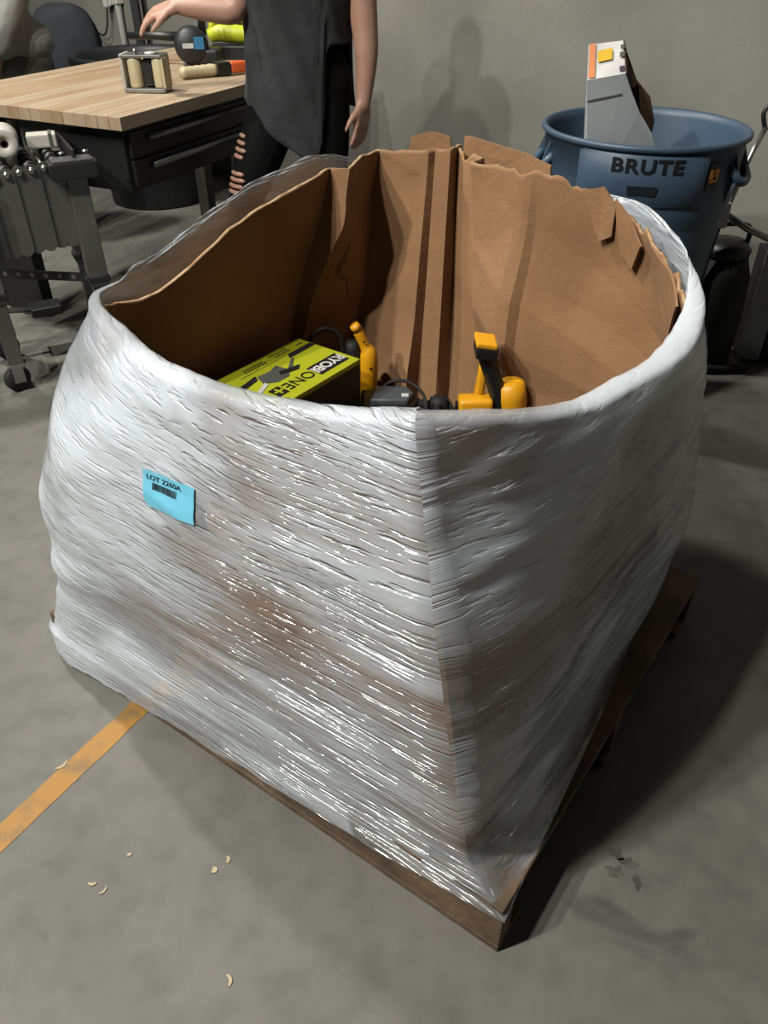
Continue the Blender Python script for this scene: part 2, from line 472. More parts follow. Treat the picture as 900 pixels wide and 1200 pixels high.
for i in range(NS):
    for j in range(NV):
        a = i * (NV + 1) + j; b = ((i + 1) % NS) * (NV + 1) + j
        faces.append((a, b, b + 1, a + 1))
wall = pydata('box_walls', verts, faces, 'cardboard', gb)
for p_ in wall.data.polygons: p_.use_smooth = True
wall.data.set_sharp_from_angle(angle=R(3.5))
sol = wall.modifiers.new('thick', 'SOLIDIFY'); sol.thickness = 0.007; sol.offset = 0
wall.data.materials.append(MATS['cardboard_torn']); sol.material_offset_rim = 1
apply_mods(wall)
# unseen support added under the tools, black so little light bounces up
pad_pts = []
for i in range(0, NS, 4):
    p = box_pt(i, 0.30); c = Vector((CEN.x, CEN.y, 0)); d = Vector((p.x, p.y, 0)) - c
    pad_pts.append((c + d * 0.965 - c)[:2])
bm = prism(pad_pts, 0.012, Matrix.Translation((0, 0, 0.39 - 0.14 - 0.012)))
obj('unseen_support', bm, 'black_rubber', gb)
bm = prism([(x * 0.98, y * 0.98) for x, y in [tuple(to_gb(box_pt(i, 0.02)))[:2] for i in range(0, NS, 4)]], 0.010, Matrix.Translation((0, 0, 0.002)))
obj('bottom_panel', bm, 'cardboard', gb)
# folded-over flaps and torn pieces along the far rim
def flap(pts, name='torn_flap', mat='cardboard', th=0.005):
    pts = [to_gb(p) for p in pts]
    bm = bmesh.new(); f = bm.faces.new([bm.verts.new(p) for p in pts])
    bmesh.ops.triangulate(bm, faces=[f]); bmesh.ops.subdivide_edges(bm, edges=bm.edges, cuts=3, use_grid_fill=True)
    for v in bm.verts: v.co += Vector((noise.noise(v.co * 11), noise.noise(v.co * 11 + Vector((5, 0, 0))), noise.noise(v.co * 11 + Vector((0, 9, 0))))) * 0.005
    bmesh.ops.solidify(bm, geom=bm.faces, thickness=th)
    return obj(name, bm, mat, gb)
def wall_in(ci, w_, inset):
    i = ci * PER; i0 = int(i); f = i - i0; jj = min(w_, 1.0) * NV; j0 = min(int(jj), NV - 1); g = jj - j0
    V_ = lambda a, b: verts[(a % NS) * (NV + 1) + b]
    p = V_(i0, j0).lerp(V_(i0 + 1, j0), f).lerp(V_(i0, j0 + 1).lerp(V_(i0 + 1, j0 + 1), f), g) + Vector((CEN.x, CEN.y, 0.14 + max(0, w_ - 1) * 0.85)); d = Vector((CEN.x - p.x, CEN.y - p.y, 0)).normalized()
    return p + d * inset
# outer ply standing behind the far wall, a little higher
flap([(0.20, 2.12, 0.90), (0.385, 1.91, 0.90), (0.382, 1.913, 1.000), (0.34, 1.965, 1.015), (0.27, 2.04, 1.022), (0.20, 2.12, 1.022)])
flap([(0.05, 2.175, 0.93), (0.175, 2.14, 0.93), (0.165, 2.15, 1.012), (0.12, 2.17, 1.022), (0.07, 2.18, 1.012)])
# torn corner folded back at the right of the rim
flap([wall_in(13.55, 1.0, 0.005), wall_in(13.85, 1.03, 0.004), wall_in(14.15, 1.005, 0.006), wall_in(14.1, 0.93, 0.012), wall_in(13.9, 0.90, 0.014)])
flap([wall_in(14.1, 1.02, 0.004), wall_in(14.5, 1.01, 0.006), wall_in(14.75, 0.97, 0.010), wall_in(14.5, 0.88, 0.014), wall_in(14.25, 0.90, 0.014)])
flap([wall_in(15.0, 1.0, 0.004), wall_in(15.5, 1.01, 0.004), wall_in(15.9, 0.97, 0.008), wall_in(15.4, 0.80, 0.012)])
def tear(path, wd, name='tear'):
    '''narrow ragged strip of pale torn paper lying on the inner wall'''
    bm = bmesh.new(); pr_ = []
    pts = smooth_path([Vector((c_, w_, 0)) for c_, w_ in path], 6)
    for k, p in enumerate(pts):
        ww = wd * (0.35 + 0.65 * math.sin(PI * k / (len(pts) - 1))) * (1 + 0.9 * noise.noise(Vector((k * 0.8, 2, 1))))
        q0 = wall_in(p.x, p.y, INS); q1 = wall_in(p.x + ww * 2.2, p.y - ww * 0.6, INS + 0.002)
        pr_.append((bm.verts.new(to_gb(q0)), bm.verts.new(to_gb(q1))))
    for k in range(len(pr_) - 1): bm.faces.new((pr_[k][0], pr_[k + 1][0], pr_[k + 1][1], pr_[k][1]))
    bmesh.ops.solidify(bm, geom=bm.faces, thickness=0.0015)
    return obj(name, bm, 'cardboard_torn', gb)
INS = 0.0055
tear([(8.30, 0.86), (8.28, 0.77), (8.22, 0.70), (8.42, 0.67), (8.55, 0.61), (8.68, 0.58)], 0.025)
tear([(7.35, 0.57), (7.5, 0.57), (7.6, 0.57)], 0.012)

# ------------------------------------------------------------------ stretch film
# film columns: ground (p, q, z), offset from the box wall, lift above the rim, roll over the rim, milkiness
FC = [
 (0, (-0.004, -0.006, 0.125), 0.013, 0.006, 1, -0.04, 0.1, 0.7),
 (1, (0.30, -0.012, 0.090), 0.014, 0.006, 1, 0.08, 0.18, 1),
 (2, (0.65, -0.012, 0.060), 0.014, 0.008, 1, 0.08, 0.25, 1),
 (3, (0.97, -0.014, 0.034), 0.016, 0.010, 1, 0.14, 0.3, 0.55),
 (4, (1.21, -0.012, 0.020), 0.016, 0.010, 1, 0.22, 0.3, 0.35),
 (5, (1.245, 0.08, 0.020), 0.022, 0.022, 0.5, 0.16, 0.3, 0.35),
 (6, (1.245, 0.35, 0.030), 0.050, 0.030, 0.0, 0.20, 0.3, 0.4),
 (7, (1.24, 0.68, 0.030), 0.040, 0.020, 0.0, 0.20, 0.3, 0.4),
 (8, (1.20, 1.03, 0.040), 0.022, 0.004, 0.0, 0.05, 0.3, 0.4),
 (9, (1.10, 1.045, 0.05), 0.035, -0.05, 0.0, 0.0, 0.3, 0.4),
 (10, (0.80, 1.045, 0.05), 0.110, -0.12, 0.0, 0.0, 0.3, 0.4),
 (13, (0.55, 1.045, 0.05), 0.080, -0.07, 0.0, 0.0, 0.3, 0.3),
 (14, (0.30, 1.04, 0.10), 0.045, -0.010, 0.0, 0.1, 0.3, 0.25),
 (15, (0.10, 0.975, 0.146), 0.042, 0.006, 0.0, 0.12, 0.3, 0.2),
 (16, (0.075, 0.82, 0.146), 0.036, 0.010, 0.5, 0.15, 0.28, 0.14),
 (17, (0.05, 0.64, 0.146), 0.024, 0.012, 1, 0.12, 0.26, 0.12),
 (18, (0.03, 0.45, 0.146), 0.016, 0.010, 1, 0.12, 0.22, 0.13),
 (19, (0.015, 0.26, 0.144), 0.013, 0.008, 1, 0.08, 0.16, 0.15),
 (20, (0.006, 0.12, 0.140), 0.013, 0.006, 1, 0.02, 0.12, 0.2),
]
FP = []
for (k, g, off, lift, roll, milk, fh, wk) in FC:
    b, r, c = COLS[k]; bp = pq(*b); gp = pq(g[0], g[1])
    FP.append((bp.x, bp.y, r[0], r[1], r[2], gp.x, gp.y, g[2], off, lift - 0.013 * roll, roll, milk, fh, wk))
FPER = 28
FL = hermite_loop(FP, [1 if f[0] == 0 else 0 for f in FC], FPER); FN = len(FL)
farc = [0.0]
for i in range(FN):
    a, b = FL[i], FL[(i + 1) % FN]; farc.append(farc[-1] + math.hypot(a[2] - b[2], a[3] - b[3]) * 1.25)
FV = 110; FR = 14
def film_nrm(i):
    a, b = FL[(i + 1) % FN], FL[(i - 1) % FN]
    t = Vector((a[2] - b[2] + a[0] - b[0], a[3] - b[3] + a[1] - b[1], 0)).normalized(); n_ = Vector((-t.y, t.x, 0))
    return n_ if n_.dot(Vector((FL[i][2], FL[i][3], 0)) - CEN) > 0 else -n_
def film_pt(fi, v, extra=0.0):
    """fi column index (float), v height 0..1"""
    i0 = int(math.floor(fi)) % FN; f = fi - math.floor(fi); i1 = (i0 + 1) % FN
    L = [FL[i0][k] * (1 - f) + FL[i1][k] * f for k in range(14)]
    n_ = film_nrm(i0) * (1 - f) + film_nrm(i1) * f
    zt = L[4] + L[9]; z = L[7] + (zt - L[7]) * v
    w_ = max(0.0, (z - ZB) / (L[4] - ZB))
    x = L[0] + (L[2] - L[0]) * w_; y = L[1] + (L[3] - L[1]) * w_
    side_ = max(0.0, 1 - abs(fi / FPER - 4.6) / 1.9); side_ = side_ * side_ * (3 - 2 * side_)
    bul = 0.036 * math.sin(PI * min(1, w_)) + 0.060 * side_ * math.sin(PI * min(1, w_) ** 1.3)
    q = Vector((x, y, z)) + n_ * (bul + L[8])
    e = min(1.0, max(0.0, (z - max(L[7], 0.10)) / max(0.05, L[12]))); e = e ** 0.55 if e > 0 else 0
    g = Vector((L[5], L[6], z))
    q = g.lerp(q, e)
    u_ = farc[i0] + (farc[i0 + 1] - farc[i0]) * f
    wr = 0.010 * (noise.noise(Vector((u_ * 3.2, z * 9, 1))) + 0.3) + 0.003 * noise.noise(Vector((u_ * 4, z * 26 + u_ * 2, 4))) + 0.002 * noise.noise(Vector((u_ * 9, z * 60 - u_ * 5, 8)))
    fade = 1.0 if v > 0.12 else 0.25 + 6 * v
    return q + n_ * (max(wr, -0.006) * min(1, fade) + extra), n_, u_
fv, ff, fuv, fmilk, fwk = [], [], [], [], []
NR = FV + FR
for i in range(FN):
    top, n_, u_ = film_pt(i, 1.0); roll = max(0.0, FL[i][10]); milk = FL[i][11]
    ragged = 0.010 * noise.noise(Vector((u_ * 14, 3, 1))) + 0.006 * noise.noise(Vector((u_ * 40, 3, 1)))
    for j in range(FV + 1):
        q, _, _ = film_pt(i, j / FV)
        if j == 0: q.z = max(0.004, q.z + ragged)
        low = max(0.0, 1 - abs(j / FV - 0.28) / 0.28) * max(0.0, 1 - abs(i / FPER - 3.6) / 2.6)
        fv.append(to_gb(q)); fuv.append((u_, q.z)); thin = 0.42 * math.exp(-((i / FPER - 1.45) / 0.40) ** 2 - ((j / FV - 0.60) / 0.09) ** 2) + 0.32 * max(0.0, 1 - i / FPER / 0.8) * max(0.0, 1 - abs(j / FV - 0.32) / 0.32)
        fmilk.append(milk - thin + 0.34 * low + (0.12 if FPER < i < 8 * FPER else -0.25) * max(0, 1 - j / 16) + 0.2 * max(0.0, (j - FV + 8) / 8) * roll); fwk.append(FL[i][13] if i < (len(FC) - 1) * FPER else 0.16)
    # roll over the rim and tuck inside
    for j in range(1, FR + 1):
        t = j / FR
        if t < 0.45:
            a = t / 0.45 * PI * 0.95; rad = 0.011 + 0.006 * (noise.noise(Vector((u_ * 5, 2, 2))) + 0.5) + FL[i][8] * 0.5
            o_ = top + n_ * (-rad + rad * math.cos(a)) + Vector((0, 0, 0.009 * math.sin(a)))
        else:
            k_ = (t - 0.45) / 0.55
            rad = 0.011 + 0.006 * (noise.noise(Vector((u_ * 5, 2, 2))) + 0.5) + FL[i][8] * 0.5
            o_ = top + n_ * (-rad * 2 - 0.004 * k_) + Vector((0, 0, -(0.05 + 0.02 * noise.noise(Vector((u_ * 6, 9, 1)))) * k_))
        straight = top + Vector((0, 0, 0.012 * t + 0.010 * t * noise.noise(Vector((u_ * 9, 7, 7))))) + n_ * 0.004 * t
        o_ = straight.lerp(o_, roll) + n_ * 0.003 * noise.noise(Vector((u_ * 20, t * 4, 0)))
        fv.append(to_gb(o_)); fuv.append((u_, top.z + 0.05 * t)); fmilk.append(milk + 0.2 * roll); fwk.append(FL[i][13] if i < (len(FC) - 1) * FPER else 0.16)
for i in range(FN):
    for j in range(NR):
        a = i * (NR + 1) + j; b = ((i + 1) % FN) * (NR + 1) + j
        ff.append((a, b, b + 1, a + 1))
film = pydata('stretch_wrap', fv, ff, 'film', gb, smooth=True)
film['label'] = 'wrinkled clear stretch film'
uvl = film.data.uv_layers.new(name='film')
for poly in film.data.polygons:
    last = poly.index // NR == FN - 1
    for li in poly.loop_indices:
        vi = film.data.loops[li].vertex_index; u_, v_ = fuv[vi]
        if last and vi // (NR + 1) == 0: u_ += farc[-1]
        uvl.data[li].uv = (u_, v_)
at = film.data.attributes.new('milk', 'FLOAT', 'POINT')
for k, v in enumerate(fmilk): at.data[k].value = v
at = film.data.attributes.new('wrinkle', 'FLOAT', 'POINT')
for k, v in enumerate(fwk): at.data[k].value = v

# lot sticker on the film, following its surface
def sticker_fn(u, v, off):
    """u across (0 left .. 1 right), v up (0..1) -> point just off the film"""
    i_ = FPER * ((3.06 * (1 - u) + 2.43 * u) * v + (2.90 * (1 - u) + 2.31 * u) * (1 - v))
    vv = (0.818 * (1 - u) + 0.823 * u) * v + (0.7455 * (1 - u) + 0.7545 * u) * (1 - v)
    q, n_, _ = film_pt(i_, vv, 0.004 + off)
    return to_gb(q)
sv, sf = [], []
for a in range(13):
    for b in range(9):
        u, v = a / 12, b / 8
        sv.append(sticker_fn(u + (0.06 if (a == 0 and b == 0) else 0), v + (0.08 if (a == 0 and b == 0) else 0), 0))
for a in range(12):
    for b in range(8):
        q = a * 9 + b; sf.append((q, q + 9, q + 10, q + 1))
stk = pydata('lot_sticker', sv, sf, 'sticker', gb, smooth=True)
stk['label'] = 'light blue lot sticker'
lettering('lettering', 'LOT 2260A', 0.19, 'sticker_ink', stk, lambda c: sticker_fn(0.42 + c.x * 0.74, 0.83 + c.y * 1.0, 0.0008), bold=0.004)
bm = bmesh.new(); x = 0.19
random.seed(3)
while x < 0.68:
    wd = random.choice((0.008, 0.012, 0.02))
    bm.faces.new([bm.verts.new(sticker_fn(a, b, 0.0008)) for a, b in ((x, 0.52), (x + wd, 0.52), (x + wd, 0.71), (x, 0.71))])
    x += wd + random.choice((0.008, 0.012))
obj('barcode', bm, 'sticker_ink', stk)

# ================================================================== tools inside the box
PADZ = 0.392
# yellow-green power tool carton
RB = Vector((-0.215, 1.70, PADZ)); d1 = Vector((-0.588, -0.808, 0)).normalized(); up_ = Vector((0.808, -0.588, 0)).normalized()
tc = thing('tool_carton', 'lime green cardboard tool carton with a black brand panel, inside the bulk box', 'carton', tuple(RB))
CW, CD, CH = 0.30, 0.200, 0.208      # along d1, along up_, height
CM = frame((0, 0, 0), d1, up_)
ccx = Vector((0, 0, 0)) + d1 * 0.02
def cpt(x, y, z):                     # x along reading direction from carton centre, y up the print, z above top
    return CM @ Vector((x, y, z)) + d1 * 0.02 + Vector((0, 0, CH))
bm = box(0, 0, CH / 2, CW, CD, CH, 0.002); bmesh.ops.transform(bm, matrix=Matrix.Translation(d1 * 0.02) @ CM, verts=bm.verts)
cb = obj('carton_body', bm, 'lime_print', tc)
def cquad(name, pts, mat, z=0.0012):
    bm = bmesh.new(); f = bm.faces.new([bm.verts.new(cpt(x, y, z)) for x, y in pts])
    bmesh.ops.recalc_face_normals(bm, faces=bm.faces)
    if f.normal.z < 0: bmesh.ops.reverse_faces(bm, faces=[f])
    return obj(name, bm, mat, tc)
cquad('brand_panel', [(-0.135, 0.030), (-0.030, 0.030), (-0.030, 0.078), (-0.135, 0.078)], 'print_panel_black')
lettering('lettering', 'RYOBI', 0.040, 'print_white', tc, lambda c: cpt(c.x - 0.0825, c.y + 0.053, 0.0022 + c.z * 0.1), bold=0.0012, spacing=0.92)
lettering('lettering', 'ONE', 0.046, 'print_panel_black', tc, lambda c: cpt(c.x + 0.022, c.y + 0.052, 0.0016 + c.z * 0.1))
cquad('plus_panel', [(0.075, 0.034), (0.108, 0.034), (0.108, 0.072), (0.075, 0.072)], 'print_panel_black')
lettering('lettering', '+', 0.05, 'lime_print', tc, lambda c: cpt(c.x + 0.0915, c.y + 0.051, 0.0022 + c.z * 0.1), bold=0.001)
cquad('print_strip', [(-0.146, -0.058), (-0.146, -0.040), (-0.05, -0.040), (-0.065, -0.058)], 'print_panel_black')
cquad('print_rule', [(-0.07, -0.058), (-0.07, -0.0565), (0.10, -0.0565), (0.10, -0.058)], 'print_panel_black')
for (x0, x1, y) in ((-0.135, -0.105, -0.075), (-0.085, -0.02, -0.072), (-0.085, -0.01, -0.084), (0.0, 0.085, -0.070), (0.005, 0.08, -0.080)):
    for k in range(int((x1 - x0) / 0.011)):
        cquad('small_print', [(x0 + k * 0.011, y - 0.0032), (x0 + k * 0.011 + 0.008, y - 0.0032), (x0 + k * 0.011 + 0.008, y + 0.0032), (x0 + k * 0.011, y + 0.0032)], 'print_olive')
bm = bmesh.new(); bm.faces.new([bm.verts.new(cpt(x, CD / 2 + 0.0008, z)) for x, z in ((-CW / 2 + 0.004, -0.012), (CW / 2 - 0.004, -0.012), (CW / 2 - 0.004, -CH + 0.004), (-CW / 2 + 0.004, -CH + 0.004))]); obj('side_panel', bm, 'print_panel_black', tc)  # black sheet over this long side of the carton
bm = bmesh.new(); bm.faces.new([bm.verts.new(cpt(-CW / 2 - 0.0008, y, z)) for y, z in ((-CD / 2 + 0.004, -0.008), (CD / 2 - 0.004, -0.008), (CD / 2 - 0.004, -CH + 0.004), (-CD / 2 + 0.004, -CH + 0.004))]); obj('side_panel', bm, 'print_panel_black', tc)  # carton end covered in black likewise
# picture of a tool printed on the lid
cquad('printed_tool', [(0.0, -0.04), (0.03, -0.03), (0.07, -0.035), (0.085, 0.0), (0.06, 0.02), (0.02, 0.022), (-0.005, 0.0)], 'print_shade_grey', 0.0012)
cquad('printed_tool', [(-0.06, -0.035), (-0.05, -0.035), (0.01, 0.005), (0.0, 0.012)], 'print_shade_grey', 0.0015)
cquad('printed_tool', [(0.07, -0.04), (0.13, -0.03), (0.14, -0.015), (0.12, -0.015), (0.08, -0.022)], 'print_panel_black', 0.0018)
cquad('printed_tool', [(-0.04, 0.002), (0.02, -0.012), (0.03, 0.004), (-0.02, 0.016)], 'print_panel_black', 0.0018)
cquad('printed_tool', [(0.08, 0.0), (0.13, 0.02), (0.125, 0.03), (0.08, 0.012)], 'print_white', 0.0016)

# yellow and black drill standing on its nose beside the far wall
dr = thing('power_drill', 'yellow and black cordless drill with its battery end up, against the far cardboard wall', 'power tool', (0.272, 1.735, PADZ + 0.012))
obj('battery_foot', box(-0.028, 0.0, 0.228, 0.052, 0.075, 0.030, 0.006, ry(R(8))), 'black_plastic', dr)
obj('base_cover', box(-0.030, 0.0, 0.2475, 0.050, 0.070, 0.012, 0.004, ry(R(8))), 'tool_yellow', dr)
obj('grip', tube([(-0.026, 0, 0.222), (-0.018, -0.004, 0.19), (-0.004, -0.006, 0.15), (0.012, -0.006, 0.105), (0.02, -0.004, 0.06)], [0.021, 0.018, 0.017, 0.019, 0.022], 12, smooth=4, flat=1.2), 'black_plastic', dr, True)
obj('trigger', box(0.030, -0.008, 0.105, 0.016, 0.014, 0.034, 0.004, ry(R(-14))), 'black_rubber', dr)
bm = lathe([(0, 0.0), (0.020, 0.0), (0.034, 0.012), (0.038, 0.05), (0.040, 0.10), (0.036, 0.135), (0.02, 0.142), (0, 0.142)], 24)
bmesh.ops.transform(bm, matrix=Matrix.Translation((0.058, 0.004, 0.0)) @ ry(R(-8)), verts=bm.verts); obj('motor_housing', bm, 'tool_yellow', dr, True)
bm = box(-0.032, 0.012, 0.135, 0.022, 0.030, 0.15, 0.007, ry(R(6))); obj('handle_spine', bm, 'tool_yellow', dr, True)
obj('chuck_block', box(-0.045, -0.012, 0.052, 0.085, 0.05, 0.105, 0.010), 'tool_yellow', dr, True)
obj('nose_ring', box(-0.089, -0.012, 0.07, 0.010, 0.03, 0.035, 0.004), 'black_plastic', dr)
# orange-yellow work light
wl = thing('work_light', 'slim orange yellow tool handle standing behind the lime carton', 'power tool', (-0.045, 1.875, PADZ))
obj('body', tube([(0, 0, 0), (0.004, 0, 0.08), (0.006, 0, 0.155), (-0.004, 0, 0.182), (-0.018, 0, 0.215), (-0.027, 0, 0.235)], [0.022, 0.024, 0.023, 0.014, 0.014, 0.011], 14, smooth=4), 'tool_yellow', wl, True)
obj('head_cap', tube([(-0.022, 0, 0.226), (-0.032, -0.001, 0.240)], [0.0145, 0.012], 14), 'tool_yellow', wl, True)
obj('side_grip', tube([(-0.03, 0.012, 0.05), (-0.034, 0.010, 0.12), (-0.038, 0.006, 0.19)], [0.026, 0.026, 0.016], 12, smooth=3), 'black_rubber', wl, True)
obj('screw', tube([(-0.006, -0.0165, 0.20), (-0.006, -0.018, 0.20)], 0.003, 8), 'print_panel_black', wl)
obj('screw', tube([(0.010, -0.024, 0.13), (0.010, -0.026, 0.13)], 0.003, 8), 'print_panel_black', wl)
# battery charger and its cord
ch = thing('battery_charger', 'black and grey battery charger with a looping cord beside the lime carton', 'charger', (0.015, 1.775, PADZ))
bm = prism([(-0.075, -0.05), (0.055, -0.05), (0.075, 0.0), (0.055, 0.05), (-0.075, 0.05)], 0.085, None, 0.010); obj('case', bm, 'black_plastic', ch, True)
bm = prism([(-0.05, -0.04), (0.045, -0.04), (0.06, 0.0), (0.045, 0.035), (-0.035, 0.035)], 0.022, Matrix.Translation((0, 0, 0.080)), 0.006); obj('top_shell', bm, 'tool_grey', ch, True)
obj('indicator_window', box(0.038, -0.02, 0.1035, 0.018, 0.014, 0.004, 0.001), 'print_white', ch)
obj('cord', tube([(-0.03, 0.045, 0.075), (0.0, 0.055, 0.10), (0.045, 0.05, 0.105), (0.085, 0.02, 0.085), (0.095, -0.02, 0.04), (0.09, -0.05, 0.012), (0.06, -0.09, 0.008)], 0.0045, 8, smooth=8), 'black_rubber', ch, True)
kn = thing('black_tool', 'small ribbed black tool end poking up right of the charger', 'tool', (0.142, 1.80, PADZ))
obj('cap', lathe([(0, 0.0), (0.024, 0.0), (0.026, 0.03), (0.024, 0.062), (0.016, 0.074), (0, 0.076)], 20), 'black_rubber', kn, True)
for k in range(8):
    a = 2 * PI * k / 8; obj('rib', box(0.0255 * math.cos(a), 0.0255 * math.sin(a), 0.04, 0.005, 0.006, 0.05, 0.001, rz(a)), 'black_rubber', kn)
# loose cable loop against the dark wall
hs = tube([(-0.215, 1.87, 0.4), (-0.213, 1.885, 0.50), (-0.195, 1.90, 0.575), (-0.155, 1.91, 0.605), (-0.115, 1.91, 0.585), (-0.108, 1.905, 0.52), (-0.118, 1.90, 0.40)], 0.006, 10, smooth=8)
tag(obj('black_cable', hs, 'black_rubber', None, True), 'thick black cable looped against the shaded cardboard wall', 'cable')

# ================================================================== grey-blue round bin with dolly
BX, BY, BZ = 0.80, 2.63, 0.15
bn = thing('round_waste_bin', 'round blue-grey plastic waste bin with a black wordmark, against the wall', 'bin', (BX, BY, BZ), 0)
BH = 0.80
prof = [(0, 0.012), (0.225, 0.012), (0.232, 0.0), (0.24, 0.01), (0.262, 0.35), (0.278, 0.56), (0.288, 0.585), (0.292, 0.62), (0.299, 0.782), (0.306, 0.784), (0.311, 0.788), (0.312, 0.797), (0.305, 0.803), (0.296, 0.800), (0.290, 0.78), (0.270, 0.40), (0.232, 0.03), (0, 0.025)]
obj('bin_body', lathe(prof, 72, close=True), 'bin_blue', bn, True)
am = math.atan2(-BY, -BX)            # angle facing the viewer
for s_, aa in ((-1, am - R(78)), (1, am + R(78))):
    h_ = bmesh.new()
    pts = []
    for k in range(9):
        a = aa + R(-18 + 36 * k / 8); t = abs(k - 4) / 4
        rr = 0.292 + 0.030 * (1 - t ** 4); pts.append((rr * math.cos(a), rr * math.sin(a), 0.73 - 0.05 * (1 - t ** 4)))
    obj('handle', tube(pts, 0.013, 10), 'bin_blue', bn, True)
    for e in (-14, 14):
        a = aa + R(e); obj('handle_web', prism([(0.262, 0.50), (0.29, 0.62), (0.322, 0.70), (0.298, 0.765), (0.285, 0.74)], 0.008, rz(a) @ Matrix(((1, 0, 0, 0), (0, 0, 1, -0.004), (0, 1, 0, 0), (0, 0, 0, 1)))), 'bin_blue', bn)
# raised front panel with the wordmark
def on_bin(ang, z, off):
    z_ = z; r_ = 0.2905 + (z_ - 0.60) * 0.04 + off
    return Vector((r_ * math.cos(ang), r_ * math.sin(ang), z_))
pv, pf = [], []
W0 = R(38); nA = 20
for k in range(nA + 1):
    for (z, o_) in ((0.632, 0.0), (0.640, 0.007), (0.774, 0.007), (0.780, 0.0)):
        t = k / nA; e = 0 if k in (0, nA) else 1
        pv.append(on_bin(am + R(3) - W0 + 2 * W0 * t, z, o_ * e))
for k in range(nA):
    for j in range(3):
        a = k * 4 + j; pf.append((a, a + 4, a + 5, a + 1))
obj('front_panel', bmesh.new(), 'bin_blue', bn) if False else pydata('front_panel', pv, pf, 'bin_blue', bn, True)
TA = am + R(5)
lettering('lettering', 'BRUTE', 0.062, 'bin_lettering', bn, lambda c: on_bin(TA + c.x / 0.30, 0.747 + c.y * 0.85, 0.0085 + c.z), bold=0.0022, spacing=1.12)
bm = bmesh.new(); tv = []
for (x, z) in ((-0.038, 0.672), (0.036, 0.672), (0.042, 0.696), (-0.042, 0.696)): tv.append(bm.verts.new(on_bin(TA + (x - 0.005) / 0.30, z, 0.0120)))
bm.faces.new(tv)
obj('grip_recess', bm, 'bin_lettering', bn)
SA = am + R(45)
bm = bmesh.new(); rows = []
for k in range(5): rows.append([bm.verts.new(on_bin(SA + (k - 2) * 0.034, z, 0.004)) for z in (0.675, 0.75)])
for k in range(4): bm.faces.new((rows[k][0], rows[k + 1][0], rows[k + 1][1], rows[k][1]))
obj('warning_decal', bm, 'bin_lettering', bn)
for k, (x, z, w_, h_) in enumerate(((-0.014, 0.723, 0.007, 0.026), (-0.006, 0.717, 0.006, 0.036), (0.006, 0.725, 0.006, 0.02), (0.014, 0.719, 0.007, 0.034), (0.0, 0.703, 0.03, 0.006))):
    bm = bmesh.new(); bm.faces.new([bm.verts.new(on_bin(SA + xx / 0.3, zz, 0.0052)) for xx, zz in ((x - w_ / 2, z - h_ / 2), (x + w_ / 2, z - h_ / 2), (x + w_ / 2, z + h_ / 2), (x - w_ / 2, z + h_ / 2))])
    obj('decal_mark', bm, 'amber', bn)
dl = thing('bin_dolly', 'black round wheeled dolly under the blue-grey waste bin', 'dolly', (BX, BY, 0))
obj('deck', lathe([(0, 0.10), (0.23, 0.10), (0.25, 0.11), (0.25, 0.165), (0.242, 0.165), (0.24, 0.149), (0, 0.149)], 40), 'black_plastic', dl, True)
for k in range(5):
    a = 2 * PI * k / 5 + 0.3; c_ = (0.19 * math.cos(a), 0.19 * math.sin(a))
    bm = lathe([(0, -0.014), (0.036, -0.014), (0.040, -0.008), (0.040, 0.008), (0.036, 0.014), (0, 0.014)], 20); bmesh.ops.transform(bm, matrix=Matrix.Translation((c_[0], c_[1], 0.040)) @ rz(a) @ rx(PI / 2), verts=bm.verts)
    wh = obj('caster_wheel', bm, 'black_rubber', dl, True)
    bm = box(c_[0] - 0.0 , c_[1], 0.088, 0.05, 0.045, 0.026, 0.004, rz(a)); bm = box(c_[0] + 0.022 * -math.sin(a), c_[1] + 0.022 * math.cos(a), 0.062, 0.03, 0.004, 0.06, 0, rz(a), bm); bm = box(c_[0] - 0.022 * -math.sin(a), c_[1] - 0.022 * math.cos(a), 0.062, 0.03, 0.004, 0.06, 0, rz(a), bm)
    obj('caster_fork', bm, 'steel_grey', wh)
# discarded carton in the bin
ct = thing('empty_carton', 'torn white and grey carton with a yellow square, standing in the waste bin', 'carton', (0.67, 2.56, 0.70))
O_ = Vector((0.67, 2.56, 0.70))
A1, A2 = Vector((0.561, 2.45, 1.097)), Vector((0.664, 2.45, 1.114))       # front top edge
A3, A4 = Vector((0.672, 2.56, 1.181)), Vector((0.576, 2.56, 1.170))       # back top edge
B1, B2 = Vector((0.613, 2.44, 0.74)), Vector((0.795, 2.46, 0.90))         # front bottom
def face(name, pts, mat, par=None, th=0.004, off=Vector((0, 0, 0))):
    bm = bmesh.new(); f = bm.faces.new([bm.verts.new(Vector(p) - O_ + off) for p in pts]); bmesh.ops.recalc_face_normals(bm, faces=bm.faces)
    if th: bmesh.ops.solidify(bm, geom=bm.faces, thickness=th)
    return obj(name, bm, mat, par or ct)
top = face('label_end', [A1, A2, A3, A4], 'carton_white')
face('front_face', [A1, B1, Vector((0.74, 2.45, 0.78)), B2, Vector((0.768, 2.45, 0.962)), Vector((0.72, 2.45, 1.02)), Vector((0.686, 2.45, 1.075)), A2], 'carton_grey')
BK = Vector((0.02, 0.16, 0.03))
face('left_face', [A4, A1, B1, B1 + Vector((0.01, 0.15, 0.03))], 'carton_grey')
face('back_face', [A4, A3, Vector((0.735, 2.58, 1.08)), Vector((0.785, 2.585, 1.035)), Vector((0.81, 2.58, 0.97)), Vector((0.80, 2.58, 0.78)), B1 + Vector((0.01, 0.15, 0.03))], 'carton_inside')
face('side_flap', [A2, A3, Vector((0.70, 2.57, 1.12)), Vector((0.735, 2.575, 1.07)), Vector((0.69, 2.50, 1.06))], 'carton_inside')
ex, ey = (A2 - A1), (A4 - A1); tn = ex.cross(ey).normalized()
